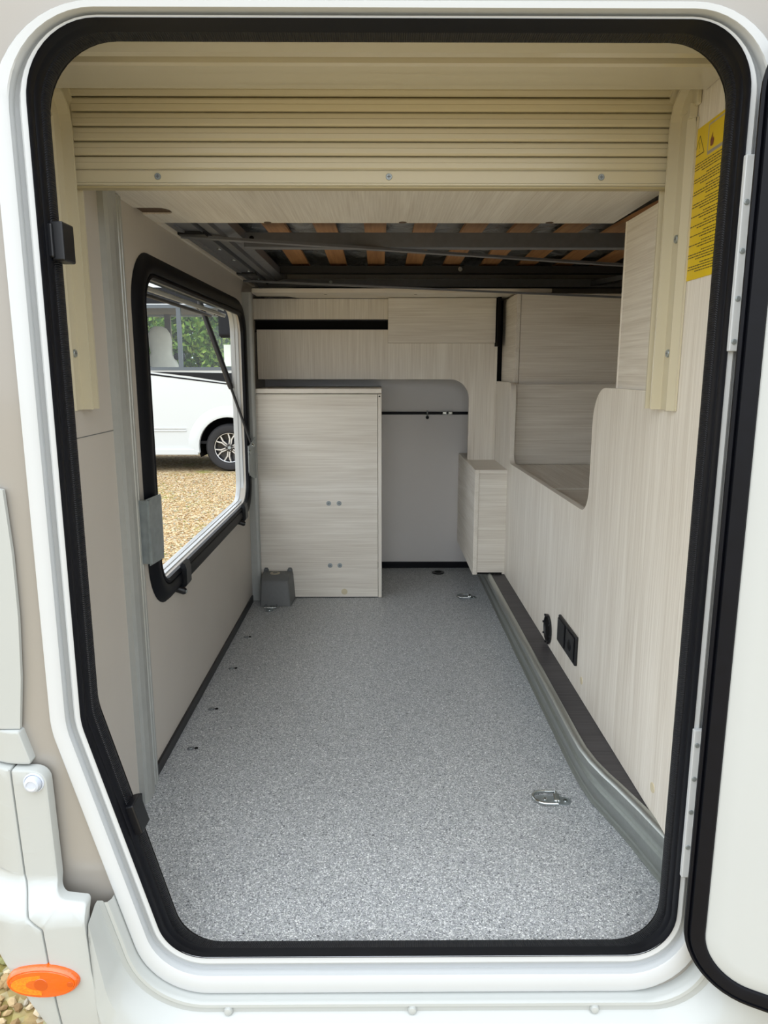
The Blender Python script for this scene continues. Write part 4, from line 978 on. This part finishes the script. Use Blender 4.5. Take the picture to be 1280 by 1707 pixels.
# seats in the cab
def seat(cy):
    s_ = bpy.data.objects.new('cab_seat', None); COL.objects.link(s_); s_.parent = van; s_.location = (-1.03, cy, 1.20)
    bm = nb(); rr = []
    for z, w, d, xo in ((.0, .24, .06, 0), (.12, .245, .075, -.01), (.30, .235, .075, -.03), (.43, .20, .07, -.045), (.50, .155, .06, -.05), (.56, .160, .06, -.055), (.68, .175, .06, -.06), (.78, .160, .055, -.065), (.85, .12, .04, -.07), (.885, .06, .02, -.075)):
        rr.append([Vector((xo+w*math.copysign(abs(math.cos(a_))**.7, math.cos(a_)), d*math.copysign(abs(math.sin(a_))**.7, math.sin(a_)), z)) for a_ in [2*math.pi*k/32 for k in range(32)]])
    loft(bm, rr); bm.faces.new(bm.verts[-32:]); obj('backrest', bm, M['seat'], s_, smooth=True, raw=True)
    bm = nb(); box(bm, -.24, .30, -.25, .25, .0, .14, .05); obj('cushion', bm, M['seat'], s_, raw=True)
    for x0, x1 in ((-.34, -.235), (.14, .30)):
        bm = nb(); box(bm, x0, x1, -.05, .05, .40, .50, .03); obj('side_pad', bm, M['van_black'], s_, raw=True)
seat(.62); 
# mirror and paper notice
m_ = bpy.data.objects.new('wing_mirror', None); COL.objects.link(m_); m_.parent = van; m_.location = (.07, -.25, 1.88)
bm = nb(); box(bm, -.085, .085, -.09, .09, .0, .44, .05, 4); obj('mirror_housing', bm, M['van_black'], m_, raw=True)
bm = nb(); tube(bm, [(0, 0, .38), (0, .10, .50), (-.02, .27, .52)], .02, 10); obj('mirror_arm', bm, M['van_black'], m_, raw=True)
bm = nb(); box(bm, VX-.02, VX+.13, VY+.014, VY+.017, VZ+1.50, VZ+1.80); obj('notice_sheet', bm, mat('paper', (240, 240, 236), .7), van)
# small hatchback further off
car = thing('distant_car', 'small pale car far off seen through the motorhome windows', 'car', (-4.6, 22, -.6))
def carbody():
    P = [(-2.0, .30), (-2.05, .60), (-1.95, .85), (-1.2, .98), (-.55, 1.38), (.55, 1.42), (1.35, 1.12), (1.85, .98), (2.0, .70), (2.0, .30)]
    bm = nb(); extr(bm, [(x, z) for x, z in P], 'Y', 0, 1.7)
    for v in bm.verts:
        if v.co.z > 1.2: v.co.y = .85+(v.co.y-.85)*.75
    bmesh.ops.bevel(bm, geom=bm.edges[:], offset=.05, segments=2, affect='EDGES'); return bm
obj('body', carbody(), M['van_white'], car, raw=True)
bm = nb(); vs = [(-1.0, 1.0, .05), (1.1, 1.05, .05), (.5, 1.34, .17), (-.5, 1.31, .17)]
bm.faces.new([bm.verts.new((x, y-.03, z)) for x, z, y in vs]); g = bmesh.ops.extrude_face_region(bm, geom=bm.faces[:]); bmesh.ops.translate(bm, verts=[q for q in g['geom'] if isinstance(q, bmesh.types.BMVert)], vec=(0, .02, 0)); obj('side_window', bm, M['van_frame'], car, raw=True)
for x in (-1.25, 1.25):
    for y in (.02, 1.50):
        bm = nb(); tube(bm, [(x, y, .31), (x, y+.18, .31)], .31, 28); obj('wheel', bm, M['tyre'], car, raw=True)

# ---------------------------------------------------------------- hedge trees behind
def shrub(cx, cy, rx, rz, n, label, seed):
    t_ = thing('hedge_tree', label, 'tree', (cx, cy, -.6), 'green trees beyond the motorhome')
    rng = np.random.default_rng(seed)
    d = rng.normal(size=(n, 3)); d /= np.linalg.norm(d, axis=1)[:, None]; rad = rng.uniform(.62, 1.0, n)**.7
    lump = 1+.16*np.sin(d[:, 0]*7+seed)*np.cos(d[:, 2]*6)+.1*np.sin(d[:, 1]*11)
    c = d*(rad*lump)[:, None]*np.array([rx, rx*.7, rz])+np.array([0, 0, rz*.98])
    c[:, 2] = np.abs(c[:, 2])
    a_ = rng.normal(size=(n, 3)); a_ /= np.linalg.norm(a_, axis=1)[:, None]; b_ = np.cross(a_, rng.normal(size=(n, 3))); b_ /= np.linalg.norm(b_, axis=1)[:, None]
    s_ = rng.uniform(.08, .17, n)[:, None]
    V = np.stack([c-a_*s_, c+b_*s_*.45, c+a_*s_, c-b_*s_*.45], 1).reshape(-1, 3)
    F = np.arange(4*n).reshape(n, 4)
    me = bpy.data.meshes.new('foliage'); me.from_pydata(V.tolist(), [], F.tolist()); me.materials.append(M['leaf'])
    ob = bpy.data.objects.new('foliage', me); COL.objects.link(ob); ob.parent = t_; ob['kind'] = 'stuff'
    bm = nb(); tube(bm, [(0, 0, 0), (.05, 0, rz*.5), (-.05, 0, rz*1.2)], [.16, .12, .06], 10); obj('trunk', bm, M['bark'], t_, raw=True)
    for k in range(5):
        a2 = k*1.25; bm = nb(); tube(bm, [(0, 0, rz*.5), (rx*.35*math.cos(a2), rx*.25*math.sin(a2), rz*.9), (rx*.7*math.cos(a2), rx*.5*math.sin(a2), rz*1.2)], [.07, .05, .02], 7); obj('branch', bm, M['bark'], t_, raw=True)
shrub(-9.4, 25, 2.1, 2.6, 15000, 'broad green tree far behind, left of the motorhome cab', 1)
shrub(-7.0, 30.5, 2.3, 2.6, 15000, 'green tree behind the motorhome cab window with the white seat', 2)
shrub(-4.0, 25.5, 2.1, 2.6, 15000, 'green tree behind the front of the motorhome', 3)
shrub(-14.2, 29, 2.3, 2.8, 12000, 'green tree farthest left behind the motorhome', 4)
